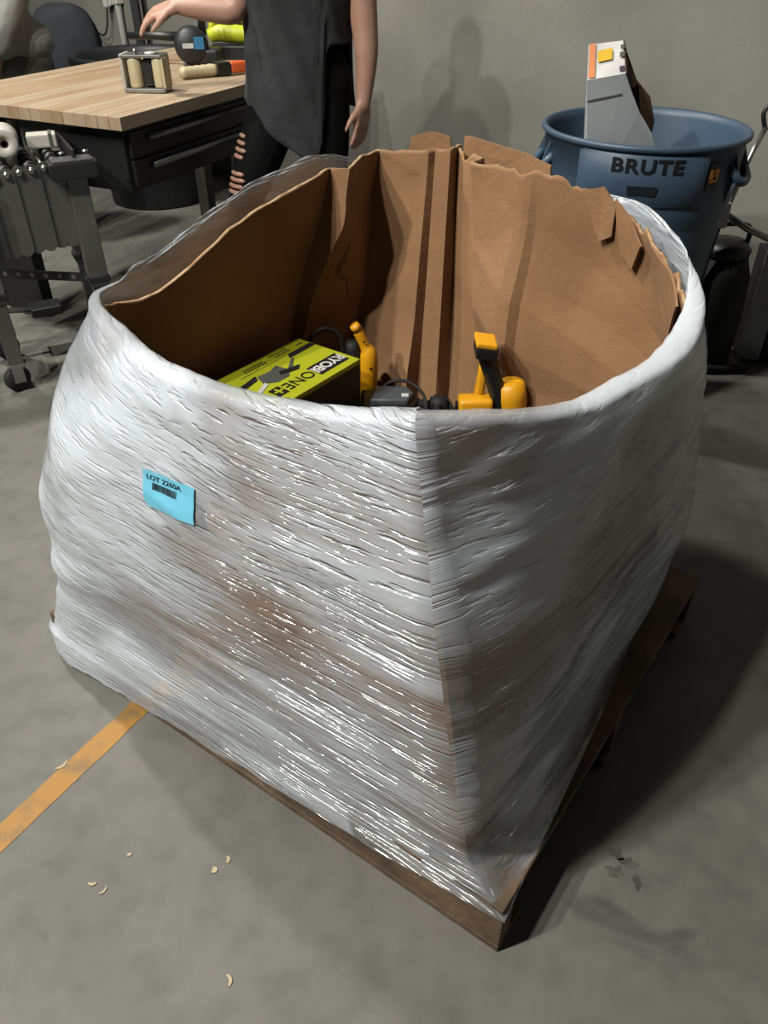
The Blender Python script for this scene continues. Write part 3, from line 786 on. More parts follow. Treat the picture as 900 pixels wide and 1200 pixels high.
def lab(x0, x1, y0, y1, mat, name, sk=0.0):
    bm = bmesh.new(); bm.faces.new([bm.verts.new(A1 + ex * x + ey * y + tn * 0.0035 - O_) for x, y in ((x0, y0), (x1, y0 + sk), (x1, y1 + sk), (x0, y1))]); return obj(name, bm, mat, ct)
lab(0.03, 0.20, 0.02, 0.98, 'carton_orange', 'orange_stripe')
lab(0.26, 0.64, 0.42, 0.74, 'carton_yellow', 'yellow_square', 0.02)
lab(0.84, 0.97, 0.06, 0.20, 'carton_dark', 'dark_print'); lab(0.84, 0.97, 0.45, 0.60, 'print_shade_grey', 'dark_print'); lab(0.86, 0.97, 0.68, 0.80, 'print_shade_grey', 'dark_print')
bm = box(0, 0, 0, 0.112, 0.002, 0.006, 0.0006); bmesh.ops.transform(bm, matrix=frame(A1.lerp(A2, 0.5) + Vector((0.005, -0.002, -0.052)) - O_, A2 - A1, (0, 1, 0)), verts=bm.verts)
bmesh.ops.scale(bm, vec=(0.85, 1, 1), verts=bm.verts, space=Matrix.Translation(-(A1.lerp(A2, .5) - O_)))
obj('crease', bm, 'print_shade_grey', ct)  # grey strip painted in for the shadow line of the fold

# ================================================================== workbench
TN = Vector((-0.923, 3.016, 0)); TW = Vector((-0.833, 0.553, 0)); TL_ = Vector((0.434, 0.90, 0)).normalized(); TW = Vector((-TL_.y, TL_.x, 0))
wb = thing('workbench', 'butcher-block workbench with black drawers and long grey pulls', 'workbench', tuple(TN), math.atan2(TL_.y, TL_.x))
# bench frame: x along length, y across to the left
TLEN, TWID, TZ = 1.70, 1.02, 0.90
ns = 19; sw = TWID / ns
for k in range(ns):
    obj('stave', box(TLEN / 2, (k + 0.5) * sw, TZ - 0.022, TLEN + random.uniform(-0.002, 0.002), sw - 0.0012, 0.044, 0.0015), random.choice(('stave', 'stave', 'stave_dark')), wb)
obj('apron_frame', box(TLEN / 2, TWID / 2, TZ - 0.052, TLEN - 0.06, TWID - 0.06, 0.014), 'black_steel', wb)
obj('drawer_case', box(TLEN / 2, 0.30, TZ - 0.059 - 0.105, TLEN - 0.10, 0.50, 0.21), 'black_steel', wb)
for k, z in enumerate((TZ - 0.108, TZ - 0.206)):
    d_ = obj('drawer', box(TLEN / 2, 0.042, z, TLEN - 0.14, 0.018, 0.088, 0.003), 'black_steel', wb)
    obj('pull', tube([(0.16, 0.022, z + 0.016), (TLEN - 0.16, 0.022, z + 0.016)], 0.012, 12), 'grey_paint', d_, True)
for x, y, sx, sy in ((0.10, 0.84, 0.06, 0.26), (TLEN - 0.07, 0.94, 0.07, 0.07), (TLEN - 0.12, 0.14, 0.07, 0.07)):
    lg = obj('leg', box(x, y, 0.43, sx, sy, 0.82, 0.004), 'black_steel' if x < 1 else 'grey_paint', wb)
    obj('foot', lathe([(0, 0.0), (0.035, 0.0), (0.035, 0.012), (0.012, 0.02), (0.012, 0.03), (0, 0.03)], 16, (x, y, 0)), 'black_rubber', lg)
def bench(x, y, z=TZ): return TN + TL_ * x + TW * y + Vector((0, 0, z))
# things on the bench
cd = thing('metal_cased_caddy', 'small metal and cream cylinder caddy on the workbench top', 'caddy', (-0.945, 3.545, TZ), R(-4))
obj('base_plate', box(0.0, 0, 0.010, 0.165, 0.10, 0.016, 0.004), 'zinc', cd)
obj('top_plate', box(0.0, 0, 0.128, 0.165, 0.10, 0.010, 0.003), 'zinc', cd)
for x, y in ((-0.035, -0.02), (0.062, -0.018), (0.015, 0.03)):
    obj('cream_cylinder', lathe([(0, 0.018), (0.026, 0.018), (0.028, 0.024), (0.028, 0.118), (0.025, 0.123), (0, 0.123)], 20, (x, y, 0)), 'cream', cd, True)
obj('side_plate', box(-0.080, 0.0, 0.07, 0.012, 0.09, 0.13, 0.003), 'offwhite', cd)
obj('side_plate', box(0.082, 0.0, 0.07, 0.008, 0.09, 0.11, 0.003), 'cream', cd)
obj('dark_core', box(0.014, -0.005, 0.070, 0.038, 0.05, 0.09, 0.003), 'black_plastic', cd)
obj('bolt', lathe([(0, 0.132), (0.010, 0.132), (0.010, 0.142), (0.006, 0.150), (0, 0.152)], 12, (-0.03, -0.01, 0)), 'zinc', cd, True)
obj('cap', lathe([(0, 0.132), (0.024, 0.132), (0.024, 0.138), (0, 0.139)], 18, (0.03, 0.0, 0)), 'white_plastic', cd, True)
bm = bmesh.new(); o_ = Vector((-0.775, 3.90, TZ)); dd = Vector((0.245, 0.17, 0)).normalized()
br = thing('ribbed_hand_tool', 'hand tool with a ribbed cream handle and black and orange head, on the workbench', 'hand tool', tuple(o_), math.atan2(dd.y, dd.x))
pts = [(-0.12 + 0.015 * k, 0, 0.026) for k in range(12)]; rr = [0.019, 0.024, 0.022, 0.024, 0.022, 0.0245, 0.022, 0.025, 0.023, 0.0255, 0.024, 0.022]
obj('handle', tube(pts, rr, 14), 'cream', br, True)
obj('collar', box(0.075, 0, 0.028, 0.062, 0.055, 0.054, 0.006), 'black_plastic', br)
obj('head', box(0.148, 0, 0.030, 0.082, 0.05, 0.046, 0.010), 'orange', br, True)
mt = thing('round_motor_tool', 'black power tool with a round motor housing and blue badge on the bench', 'power tool', (-0.905, 4.27, TZ))
bm = lathe([(0, -0.06), (0.060, -0.06), (0.078, -0.045), (0.080, 0.0), (0.078, 0.04), (0.060, 0.06), (0, 0.06)], 32); bmesh.ops.transform(bm, matrix=Matrix.Translation((0, 0, 0.082)) @ rz(R(12)) @ rx(PI / 2), verts=bm.verts)
obj('motor_housing', bm, 'bin_black', mt, True)
obj('support_foot', box(0.06, 0.02, 0.035, 0.14, 0.12, 0.07, 0.015), 'black_plastic', mt, True)
bm = box(0, 0, 0, 0.045, 0.004, 0.05, 0.001); bmesh.ops.transform(bm, matrix=Matrix.Translation((0.046, -0.052, 0.095)) @ rz(R(12)), verts=bm.verts); obj('blue_badge', bm, 'blue_mark', mt)
bm = box(0, 0, 0, 0.05, 0.004, 0.02, 0.001); bmesh.ops.transform(bm, matrix=Matrix.Translation((-0.004, -0.0625, 0.085)) @ rz(R(12)), verts=bm.verts); obj('white_mark', bm, 'print_white', mt)
obj('tool_arm', tube([(-0.03, 0.0, 0.115), (-0.16, 0.02, 0.118), (-0.30, 0.05, 0.115)], [0.022, 0.018, 0.016], 10), 'black_plastic', mt, True)
obj('upright_handle', tube([(0.05, 0.03, 0.12), (0.055, 0.04, 0.20), (0.05, 0.045, 0.255)], [0.02, 0.017, 0.018], 10), 'black_plastic', mt, True)
lt = thing('lime_tool', 'bright lime green power tool on a dark block at the bench far end', 'power tool', (-0.745, 4.50, TZ))
obj('dark_block', box(0, 0, 0.03, 0.22, 0.14, 0.06, 0.006), 'black_plastic', lt)
obj('body', tube([(-0.115, 0, 0.095), (-0.06, 0, 0.11), (0.02, 0, 0.105), (0.12, 0, 0.10)], [0.030, 0.040, 0.042, 0.036], 14, smooth=4), 'lime', lt, True)
obj('top_handle', tube([(-0.10, 0, 0.11), (-0.085, 0, 0.155), (-0.03, 0, 0.172), (0.06, 0, 0.165), (0.11, 0, 0.12)], [0.018, 0.020, 0.019, 0.019, 0.02], 12, smooth=5), 'lime', lt, True)
obj('grip_band', tube([(-0.02, 0, 0.143), (0.05, 0, 0.141)], 0.012, 10), 'black_rubber', lt, True)

# black round bin behind the bench
bb = thing('black_round_bin', 'large black plastic bin standing behind the workbench', 'bin', (-1.46, 5.35, 0))
prof = [(0, 0.02), (0.285, 0.02), (0.29, 0.0), (0.30, 0.01), (0.350, 0.70), (0.357, 0.765), (0.392, 0.775), (0.400, 0.80), (0.395, 0.825), (0.380, 0.828), (0.362, 0.80), (0.33, 0.60), (0.285, 0.04), (0, 0.035)]
obj('bin_body', lathe(prof, 56, close=True), 'bin_black', bb, True)
for a in (R(200), R(20)):
    obj('handle', tube([(0.35 * math.cos(a - 0.3), 0.35 * math.sin(a - 0.3), 0.76), (0.40 * math.cos(a - 0.2), 0.40 * math.sin(a - 0.2), 0.73), (0.40 * math.cos(a + 0.2), 0.40 * math.sin(a + 0.2), 0.73), (0.35 * math.cos(a + 0.3), 0.35 * math.sin(a + 0.3), 0.76)], 0.014, 8, smooth=4), 'bin_black', bb, True)
# office chair behind
oc = thing('office_chair', 'dark padded chair with a rounded back beyond the workbench', 'chair', (-2.09, 6.02, 0), R(195))
bm = bmesh.new(); nx, nz = 12, 12; grid = []
for side in (0, 1):
    g = []
    for a in range(nx + 1):
        rw = []
        for b in range(nz + 1):
            u = a / nx * 2 - 1; v = b / nz
            wd = 0.22 * (1 - max(0, v - 0.6) ** 2 * 1.8); top_ = 1 - 0.10 * abs(u) ** 3
            y = 0.05 * u * u - 0.02 * math.sin(PI * v) + (0.035 if side else -0.035) * (1 - abs(u) ** 6) * (1 - abs(2 * v - 1) ** 8)
            rw.append(bm.verts.new((u * wd, 0.18 - y, 0.52 + 0.52 * v * top_)))
        g.append(rw)
    grid.append(g)
    for a in range(nx):
        for b in range(nz): bm.faces.new((g[a][b], g[a + 1][b], g[a + 1][b + 1], g[a][b + 1]))
bmesh.ops.remove_doubles(bm, verts=bm.verts, dist=0.0005); bmesh.ops.recalc_face_normals(bm, faces=bm.faces)
obj('backrest', bm, 'navy_cloth', oc, True)
obj('seat', box(0, -0.04, 0.46, 0.46, 0.46, 0.09, 0.03), 'navy_cloth', oc, True)
obj('back_bracket', tube([(0, 0.10, 0.42), (0, 0.24, 0.45), (0, 0.235, 0.62)], 0.02, 8), 'black_steel', oc)
obj('gas_column', tube([(0, 0, 0.09), (0, 0, 0.43)], 0.025, 12), 'black_steel', oc, True)
for k in range(5):
    a = 2 * PI * k / 5; bl = obj('base_arm', tube([(0, 0, 0.10), (0.26 * math.cos(a), 0.26 * math.sin(a), 0.07)], [0.024, 0.016], 8), 'black_plastic', oc)
    obj('caster', lathe([(0, 0.0), (0.015, 0.002), (0.026, 0.026), (0.015, 0.05), (0, 0.055)], 12, (0.26 * math.cos(a), 0.26 * math.sin(a), 0.0)), 'black_rubber', bl, True)
# wall services
def wall_pt(x, z, off): 
    p = Vector((x, wp(x), z)); return p + Wn * off
def wx(px_x): return px_x
cdn = thing('wall_conduit', 'white conduit pipe running up the wall beside the dark post', 'pipe', tuple(wall_pt(-1.84, 0, 0.03)))
o_ = wall_pt(-1.84, 0, 0.03)
obj('pipe', tube([(0, 0, 0.02), (0, 0, 2.6)], 0.024, 12), 'white_plastic', cdn, True)
for z in (0.4, 1.0, 1.6, 2.2): obj('clamp', box(0, 0, z, 0.064, 0.058, 0.03, 0.004, rz(math.atan2(Wd.y, Wd.x))), 'offwhite', cdn)
sk = thing('wall_socket', 'white socket box with plugged cable left of the white conduit', 'socket', tuple(wall_pt(-1.93, 0.97, 0.0)))
obj('socket_box', box(0, 0, 0.07, 0.06, 0.07, 0.14, 0.006, rz(math.atan2(Wd.y, Wd.x))), 'white_plastic', sk)
obj('plug', box(Wn.x * 0.045, Wn.y * 0.045, 0.015, 0.04, 0.04, 0.05, 0.006, rz(math.atan2(Wd.y, Wd.x))), 'white_plastic', sk)
o_ = wall_pt(-1.93, 0.97, 0.0)
cp = [wall_pt(x, z, 0.05) for x, z in ((-1.93, 0.955), (-1.96, 0.84), (-2.02, 0.78), (-2.14, 0.83), (-2.30, 0.89), (-2.39, 0.86), (-2.42, 0.6), (-2.42, 0.3))]
obj('cable', tube([p - o_ for p in cp], 0.006, 8, smooth=6), 'black_rubber', sk, True)
po = thing('dark_post', 'dark steel post standing in front of the wall behind the bench', 'post', tuple(wall_pt(-1.60, 0, 0.10)))
obj('upright', box(0, 0, 1.3, 0.05, 0.05, 2.56, 0.003), 'black_steel', po)
obj('foot_plate', box(0, 0, 0.01, 0.13, 0.13, 0.02, 0.002), 'black_steel', po)

# ================================================================== expanding conveyor
EA = Vector((-1.085, 2.90, 0)); Ed = Vector((-0.80, -0.42, 0)).normalized(); Ew = Vector((Ed.y, -Ed.x, 0))
if Ew.y < 0: Ew = -Ew
ev = thing('expanding_conveyor', 'grey steel folding roller conveyor, collapsed, left of the wrapped box', 'conveyor', tuple(EA), math.atan2(Ed.y, Ed.x))
sgn = 1 if (rz(math.atan2(Ed.y, Ed.x)) @ Vector((0, 1, 0))).dot(Ew) > 0 else -1
CWD = 0.29 * sgn                      # local y across
def slot(x, y, z0, z1, w_, th=0.006):
    n = 6; poly = []
    for k in range(n + 1): a = PI * k / n; poly.append((math.cos(a) * w_ / 2, z1 - w_ / 2 + math.sin(a) * w_ / 2))
    for k in range(n + 1): a = PI + PI * k / n; poly.append((math.cos(a) * w_ / 2, z0 + w_ / 2 + math.sin(a) * w_ / 2))
    return prism(poly, th, Matrix.Translation((x, y, 0)) @ Matrix(((1, 0, 0, 0), (0, 0, -1, 0), (0, 1, 0, 0), (0, 0, 0, 1))))
nl = 14; sp = 0.041
for yy, side in ((0.0, -1), (CWD, 1)):
    for k in range(nl):
        x = 0.05 + k * sp; dz = -0.003 * k
        lk = obj('side_link', slot(x, yy + (0.003 if k % 2 else -0.004) * sgn * side * -1, 0.50 + dz * 1.0, 0.795 + dz, 0.050), 'grey_paint', ev)
        bm = lathe([(0, -0.012), (0.013, -0.012), (0.013, 0.0), (0.008, 0.006), (0, 0.008)], 10)
        bmesh.ops.transform(bm, matrix=Matrix.Translation((x, yy - 0.010 * sgn * (1 if yy == 0 else -1), 0.775 + dz)) @ rx(PI / 2 * sgn * (1 if yy == 0 else -1)), verts=bm.verts)
        obj('bolt', bm, 'zinc', lk, True)
for k in range(nl):
    x = 0.05 + k * sp
    obj('axle', tube([(x, 0.012 * sgn, 0.775 - 0.003 * k), (x, CWD - 0.012 * sgn, 0.775 - 0.003 * k)], 0.007, 8), 'zinc', ev, True)
    for m in range(4):
        yy = CWD * (0.14 + 0.24 * m + (0.06 if k % 2 else 0))
        if k % 2 == 0:
            bm = lathe([(0.007, -0.010), (0.022, -0.010), (0.024, 0.0), (0.022, 0.010), (0.007, 0.010)], 14)
            bmesh.ops.transform(bm, matrix=Matrix.Translation((x, yy, 0.775 - 0.003 * k)) @ rx(PI / 2), verts=bm.verts); obj('skate_wheel', bm, 'black_plastic', ev, True)
for x, yy in ((-0.005, 0.0), (-0.005, CWD), (0.36, -0.02 * sgn), (0.36, CWD)):
    lg = obj('leg', box(x, yy, 0.56, 0.070, 0.060, 0.42, 0.004), 'grey_paint', ev)
    obj('inner_tube', box(x, yy, 0.26, 0.056, 0.046, 0.34, 0.003), 'grey_paint', lg)
    obj('height_collar', box(x, yy, 0.375, 0.08, 0.07, 0.02, 0.004), 'black_steel', lg)
    bm = lathe([(0, -0.016), (0.044, -0.016), (0.05, -0.008), (0.05, 0.008), (0.044, 0.016), (0, 0.016)], 22)
    bmesh.ops.transform(bm, matrix=Matrix.Translation((x + 0.01, yy, 0.05)) @ rz(0.4) @ rx(PI / 2), verts=bm.verts)
    cw = obj('caster_wheel', bm, 'black_rubber', ev, True)
    bm = box(x, yy, 0.107, 0.07, 0.055, 0.012, 0.002); bm = box(x + 0.002, yy + 0.024, 0.075, 0.04, 0.004, 0.07, 0, None, bm); bm = box(x + 0.002, yy - 0.024, 0.075, 0.04, 0.004, 0.07, 0, None, bm)
    obj('caster_fork', bm, 'zinc', cw)
obj('end_plate', box(-0.012, CWD / 2, 0.775, 0.010, abs(CWD) + 0.05, 0.10, 0.003), 'black_steel', ev)
obj('end_bracket', box(0.0, -0.020 * sgn, 0.765, 0.16, 0.085, 0.055, 0.006), 'black_steel', ev)
obj('bracket_cover', box(0.0, -0.020 * sgn, 0.796, 0.135, 0.075, 0.006, 0.002), 'steel_grey', ev)
for x in (-0.06, 0.02): obj('bolt', lathe([(0, 0.0), (0.012, 0.0), (0.012, 0.008), (0, 0.012)], 10, (x, 0.035 * sgn, 0.80)), 'zinc', ev, True)
EMi = (Matrix.Translation(EA) @ rz(math.atan2(Ed.y, Ed.x))).inverted()
ba, bb_ = EMi @ Vector((-1.075, 2.885, 0.378)), EMi @ Vector((-1.78, 3.02, 0.36))
bm = box(0, 0, 0, (bb_ - ba).length, 0.006, 0.034, 0.001); BMx = frame((ba + bb_) / 2, bb_ - ba, Vector((0, 0, 1)).cross(bb_ - ba)); bmesh.ops.transform(bm, matrix=BMx, verts=bm.verts)
obj('lower_brace', bm, 'black_steel', ev)
for k in range(12):
    x = -0.5 + (k + 0.7) / 12.5; L_ = (bb_ - ba).length
    bm = tube([(x * L_, -0.0040, 0), (x * L_, 0.0040, 0)], 0.009, 12); bmesh.ops.transform(bm, matrix=BMx, verts=bm.verts); obj('brace_hole', bm, 'steel_grey', ev)
pa, pb = EMi @ Vector((-1.66, 2.96, 0.21)), EMi @ Vector((-1.40, 3.10, 0.165))
obj('brake_rod', tube([pa, pb], 0.012, 10), 'zinc', ev, True)
obj('brake_pedal', box(pb.x, pb.y, pb.z + 0.005, 0.12, 0.10, 0.035, 0.006), 'black_plastic', ev)
obj('cross_bar', tube([(-0.005, 0, 0.16), (-0.005, CWD, 0.16)], 0.014, 10), 'zinc', ev, True)
obj('cross_bar', tube([(0.36, 0, 0.16), (0.36, CWD, 0.16)], 0.014, 10), 'zinc', ev, True)
EMx = Matrix.Translation(EA) @ rz(math.atan2(Ed.y, Ed.x))
rp = EMx @ Vector((0.185, CWD * 0.45, 0.80))
rl = thing('paper_roll', 'cream paper roll with a hollow core lying on the folded conveyor', 'roll', tuple(rp))
def ring(r0, r1, l):
    return lathe([(r0, -l / 2), (r1 - 0.004, -l / 2), (r1, -l / 2 + 0.004), (r1, l / 2 - 0.004), (r1 - 0.004, l / 2), (r0, l / 2), (r0, -l / 2)], 28, close=True)
bm = ring(0.014, 0.046, 0.13); bmesh.ops.transform(bm, matrix=Matrix.Translation((0, 0, 0.046)) @ rz(R(22)) @ rx(PI / 2), verts=bm.verts); obj('paper', bm, 'offwhite', rl, True)
bm = ring(0.011, 0.0145, 0.132); bmesh.ops.transform(bm, matrix=Matrix.Translation((0, 0, 0.046)) @ rz(R(22)) @ rx(PI / 2), verts=bm.verts); obj('core', bm, 'carton_inside', rl, True)
bp = EMx @ Vector((0.055, CWD * 0.70, 0.80))
bl = thing('foam_block', 'pale grey block lying on the conveyor beside the cream roll', 'block', tuple(bp), R(20))
obj('block', box(0, 0, 0.022, 0.10, 0.07, 0.044, 0.006), 'offwhite', bl)
obj('strap', box(0.03, 0, 0.0225, 0.012, 0.074, 0.048, 0.002), 'print_shade_grey', bl)

# ================================================================== right-hand clutter by the wall
vc = thing('black_canister', 'tall black canister standing between the waste bin and the silver panel', 'canister', (1.30, 2.98, 0))
obj('body', lathe([(0, 0.0), (0.105, 0.0), (0.115, 0.02), (0.118, 0.20), (0.110, 0.36), (0.085, 0.43), (0, 0.44)], 28), 'black_rubber', vc, True)
obj('lid', lathe([(0, 0.43), (0.085, 0.432), (0.09, 0.46), (0.06, 0.49), (0, 0.495)], 24), 'black_plastic', vc, True)
obj('carry_handle', tube([(-0.07, 0, 0.47), (-0.06, 0, 0.54), (0.06, 0, 0.54), (0.07, 0, 0.47)], 0.010, 8, smooth=5), 'black_plastic', vc, True)
obj('hose', tube([(-0.10, -0.02, 0.40), (-0.17, -0.05, 0.36), (-0.19, -0.07, 0.22), (-0.16, -0.09, 0.05), (0.0, -0.13, 0.022), (0.16, -0.12, 0.020)], 0.014, 8, smooth=6), 'black_rubber', vc, True)
ms = thing('folding_stand', 'folding tubular metal stand leaning beside the waste bin, hooked at the top', 'stand', (1.38, 3.02, 0))
mo = Vector((1.38, 3.02, 0))
obj('upright_rod', tube([Vector((1.225, 2.92, 0.56)) - mo, Vector((1.262, 2.94, 0.80)) - mo + Vector((0.02, 0, 0)), Vector((1.325, 2.98, 0.875)) - mo], 0.010, 8), 'zinc', ms, True)
obj('upright_rod', tube([Vector((1.19, 2.90, 0.0)) - mo, Vector((1.19, 2.90, 0.30)) - mo, Vector((1.225, 2.92, 0.57)) - mo], 0.010, 8), 'black_steel', ms, True)
obj('top_hook', tube([Vector((1.325, 2.98, 0.87)) - mo, Vector((1.305, 2.98, 0.92)) - mo, Vector((1.325, 2.98, 0.95)) - mo, Vector((1.35, 2.98, 0.91)) - mo, Vector((1.34, 2.98, 0.87)) - mo], 0.008, 8, smooth=3), 'black_steel', ms, True)
obj('side_rod', tube([Vector((1.24, 2.93, 0.60)) - mo, Vector((1.32, 2.90, 0.555)) - mo, Vector((1.62, 2.92, 0.43)) - mo], 0.012, 8), 'zinc', ms, True)
obj('joint_block', box(1.226 - mo.x, 2.915 - mo.y, 0.60, 0.035, 0.035, 0.09, 0.006), 'white_plastic', ms)
obj('rear_leg', tube([Vector((1.62, 2.92, 0.0)) - mo, Vector((1.62, 2.92, 0.44)) - mo], 0.012, 8), 'black_steel', ms, True)
sp_ = thing('silver_panel_cabinet', 'low silver-edged black cabinet at the right edge, standing on the floor', 'cabinet', (1.545, 2.95, 0), R(-8))
obj('cabinet_body', box(0.06, 0.08, 0.225, 0.30, 0.12, 0.43, 0.006), 'black_steel', sp_)
obj('silver_side', box(-0.05, 0.008, 0.228, 0.085, 0.022, 0.44, 0.003), 'silver_panel', sp_)
obj('front_door', box(0.10, 0.010, 0.228, 0.20, 0.016, 0.42, 0.003), 'black_plastic', sp_)
obj('door_knob', lathe([(0, 0), (0.008, 0), (0.008, 0.012), (0.014, 0.016), (0.012, 0.024), (0, 0.026)], 14), 'zinc', sp_).matrix_local = Matrix.Translation((0.03, 0.002, 0.25)) @ rx(PI / 2)

# ================================================================== people
def ell(bm, c, r, seg=20, rot=None):
    t = bmesh.new(); bmesh.ops.create_uvsphere(t, u_segments=seg, v_segments=seg // 2 + 2, radius=1.0)
    M = Matrix.Translation(c) @ (rot or Matrix()) @ Matrix.Diagonal((r[0], r[1], r[2], 1)); bmesh.ops.transform(t, matrix=M, verts=t.verts)
    return merge(bm, t)
def fuse(name, bm, mat, parent, voxel=0.008, it=4):
    o = obj(name, bm, mat, parent, True)
    m = o.modifiers.new('r', 'REMESH'); m.mode = 'VOXEL'; m.voxel_size = voxel
    m2 = o.modifiers.new('s', 'SMOOTH'); m2.iterations = it; m2.factor = 0.5
    apply_mods(o)
    for p in o.data.polygons: p.use_smooth = True
    return o
def limb(bm, pts, rr, seg=14, sm=4):
    tube(pts, rr, seg, bm, smooth=sm)
    for p, r in ((pts[0], rr[0]), (pts[-1], rr[-1])): ell(bm, p, (r, r, r), 12)
def hand(bm, wrist, knuck, down, thumb_dir, curl, s=1.0, spread=0.019):
    """palm from wrist to the knuckle line, four fingers of unequal length bending along 'down', thumb from the side of the palm"""
    wrist, knuck = Vector(wrist), Vector(knuck); ax = (knuck - wrist).normalized(); dn = Vector(down).normalized(); td = Vector(thumb_dir).normalized()
    side = td - ax * td.dot(ax); side.normalize()
    for k in range(-1, 3):
        o_ = side * (0.5 - k) * spread * s
        tube([wrist + o_ * 0.75, wrist.lerp(knuck, 0.5) + o_ * 0.95, knuck + o_], [0.017 * s, 0.0155 * s, 0.0125 * s], 10, bm)
    for k, ln_ in zip(range(-1, 3), (0.068, 0.078, 0.074, 0.058)):
        o_ = side * (0.5 - k) * spread * 1.06 * s; a = knuck + o_; ln_ *= s
        d1_ = (ax * (1 - curl * 0.5) + dn * curl * 0.6).normalized(); d2_ = (ax * (1 - curl) + dn * curl).normalized(); d3_ = (ax * (0.8 - curl) + dn * curl * 1.2).normalized()
        p1 = a + d1_ * ln_ * 0.45; p2 = p1 + d2_ * ln_ * 0.32; p3 = p2 + d3_ * ln_ * 0.25
        tube([a - ax * 0.015 * s, a, p1, p2, p3], [0.0105 * s, 0.0105 * s, 0.0095 * s, 0.0085 * s, 0.0065 * s], 10, bm)
        ell(bm, p3, (0.0065 * s,) * 3, 8)
    t0 = wrist.lerp(knuck, 0.25) + side * 0.026 * s
    t1 = t0 + (side * 0.8 + ax * 0.7 + dn * 0.2).normalized() * 0.036 * s; t2 = t1 + (side * 0.25 + ax * 0.8 + dn * 0.6).normalized() * 0.032 * s; t3 = t2 + (ax * 0.7 + dn * 0.7).normalized() * 0.022 * s
    tube([t0, t1, t2, t3], [0.015 * s, 0.0125 * s, 0.0105 * s, 0.008 * s], 10, bm); ell(bm, t3, (0.008 * s,) * 3, 8)
def head(bm, c, facing):
    """skull, jaw, nose and ears; facing is a horizontal unit vector"""
    f = Vector(facing).normalized(); sd = Vector((-f.y, f.x, 0)); c = Vector(c); rot = frame((0, 0, 0), sd, f)
    ell(bm, c + Vector((0, 0, 0.02)), (0.075, 0.095, 0.105), 24, rot)
    ell(bm, c + f * 0.02 - Vector((0, 0, 0.055)), (0.058, 0.068, 0.065), 20, rot)
    tube([c + f * 0.090 + Vector((0, 0, 0.020)), c + f * 0.108 - Vector((0, 0, 0.012)), c + f * 0.100 - Vector((0, 0, 0.022))], [0.008, 0.012, 0.012], 8, bm)
    for s_ in (-1, 1): ell(bm, c + sd * s_ * 0.076 - f * 0.008, (0.010, 0.02, 0.032), 12, rot)
    return f, sd, rot
def face_parts(par, c, f, sd, rot, hair_len):
    c = Vector(c)
    for s_ in (-1, 1):
        bm = ell(None, c + f * 0.084 + sd * s_ * 0.031 + Vector((0, 0, 0.012)), (0.012, 0.008, 0.006), 12, rot); obj('eye', bm, 'eye', par, True)
    obj('mouth', ell(None, c + f * 0.084 - Vector((0, 0, 0.055)), (0.022, 0.008, 0.007), 12, rot), 'lips', par, True)
    bm = ell(None, c - f * 0.016 + Vector((0, 0, 0.040)), (0.084, 0.092, 0.100), 24, rot)
    if hair_len: ell(bm, c - f * 0.06 - Vector((0, 0, hair_len * 0.5)), (0.07, 0.045, hair_len), 20, rot)
    fuse('hair', bm, 'hair', par, 0.010, 3)

# ---- standing person at the bench
p1o = Vector((-0.40, 3.50, 0))
p1 = thing('person', 'person in a dark grey top and ripped black trousers reaching over the workbench', 'person', tuple(p1o))
def L1(*v): return Vector(v) - p1o
SK = {}
bm = bmesh.new()
limb(bm, [L1(-0.33, 3.53, 0.90), L1(-0.33, 3.53, 1.05), L1(-0.335, 3.53, 1.22), L1(-0.34, 3.53, 1.34), L1(-0.345, 3.52, 1.42)], [0.130, 0.118, 0.122, 0.105, 0.065], 20)
ell(bm, L1(-0.33, 3.53, 0.92), (0.19, 0.13, 0.13)); ell(bm, L1(-0.335, 3.53, 1.28), (0.175, 0.115, 0.16)); ell(bm, L1(-0.34, 3.53, 1.385), (0.20, 0.085, 0.055))
limb(bm, [L1(-0.345, 3.515, 1.40), L1(-0.36, 3.50, 1.50), L1(-0.375, 3.49, 1.56)], [0.062, 0.052, 0.052])
hc = L1(-0.395, 3.465, 1.625); f_, sd_, rt_ = head(bm, hc, (-0.85, -0.5, 0))
# hanging arm
limb(bm, [L1(-0.155, 3.53, 1.39), L1(-0.095, 3.52, 1.27), L1(-0.075, 3.50, 1.13), L1(-0.068, 3.48, 1.02), L1(-0.083, 3.46, 0.865)], [0.062, 0.060, 0.052, 0.044, 0.030])
hand(bm, L1(-0.083, 3.46, 0.865), L1(-0.092, 3.445, 0.785), (-0.8, -0.3, -0.6), (-0.6, -0.8, 0), 0.35, 1.05)
# reaching arm
limb(bm, [L1(-0.52, 3.52, 1.385), L1(-0.545, 3.49, 1.27), L1(-0.555, 3.46, 1.185), L1(-0.665, 3.46, 1.190), L1(-0.775, 3.47, 1.196)], [0.060, 0.056, 0.047, 0.044, 0.029])
hand(bm, L1(-0.775, 3.47, 1.196), L1(-0.868, 3.475, 1.168), (-0.45, 0.0, -1.0), (0.05, -1.0, -0.35), 0.75, 1.1)
for hx, kx, ax_, fx, fy in ((-0.415, -0.585, -0.575, -0.68, 3.40), (-0.245, -0.235, -0.215, -0.30, 3.44)):
    ky = 3.43 if hx < -0.3 else 3.50; ay = 3.48 if hx < -0.3 else 3.55
    limb(bm, [L1(hx, 3.52, 0.90), L1((hx + kx) / 2, (3.52 + ky) / 2 - 0.01, 0.70), L1(kx, ky, 0.49), L1((kx + ax_) / 2, (ky + ay) / 2 + 0.02, 0.33), L1(ax_, ay, 0.09)], [0.098, 0.084, 0.060, 0.058, 0.038])
    limb(bm, [L1(ax_, ay + 0.02, 0.05), L1((ax_ + fx) / 2, (ay + fy) / 2, 0.045), L1(fx, fy, 0.028)], [0.036, 0.036, 0.024])
body = fuse('body', bm, 'skin', p1, 0.0075, 3)
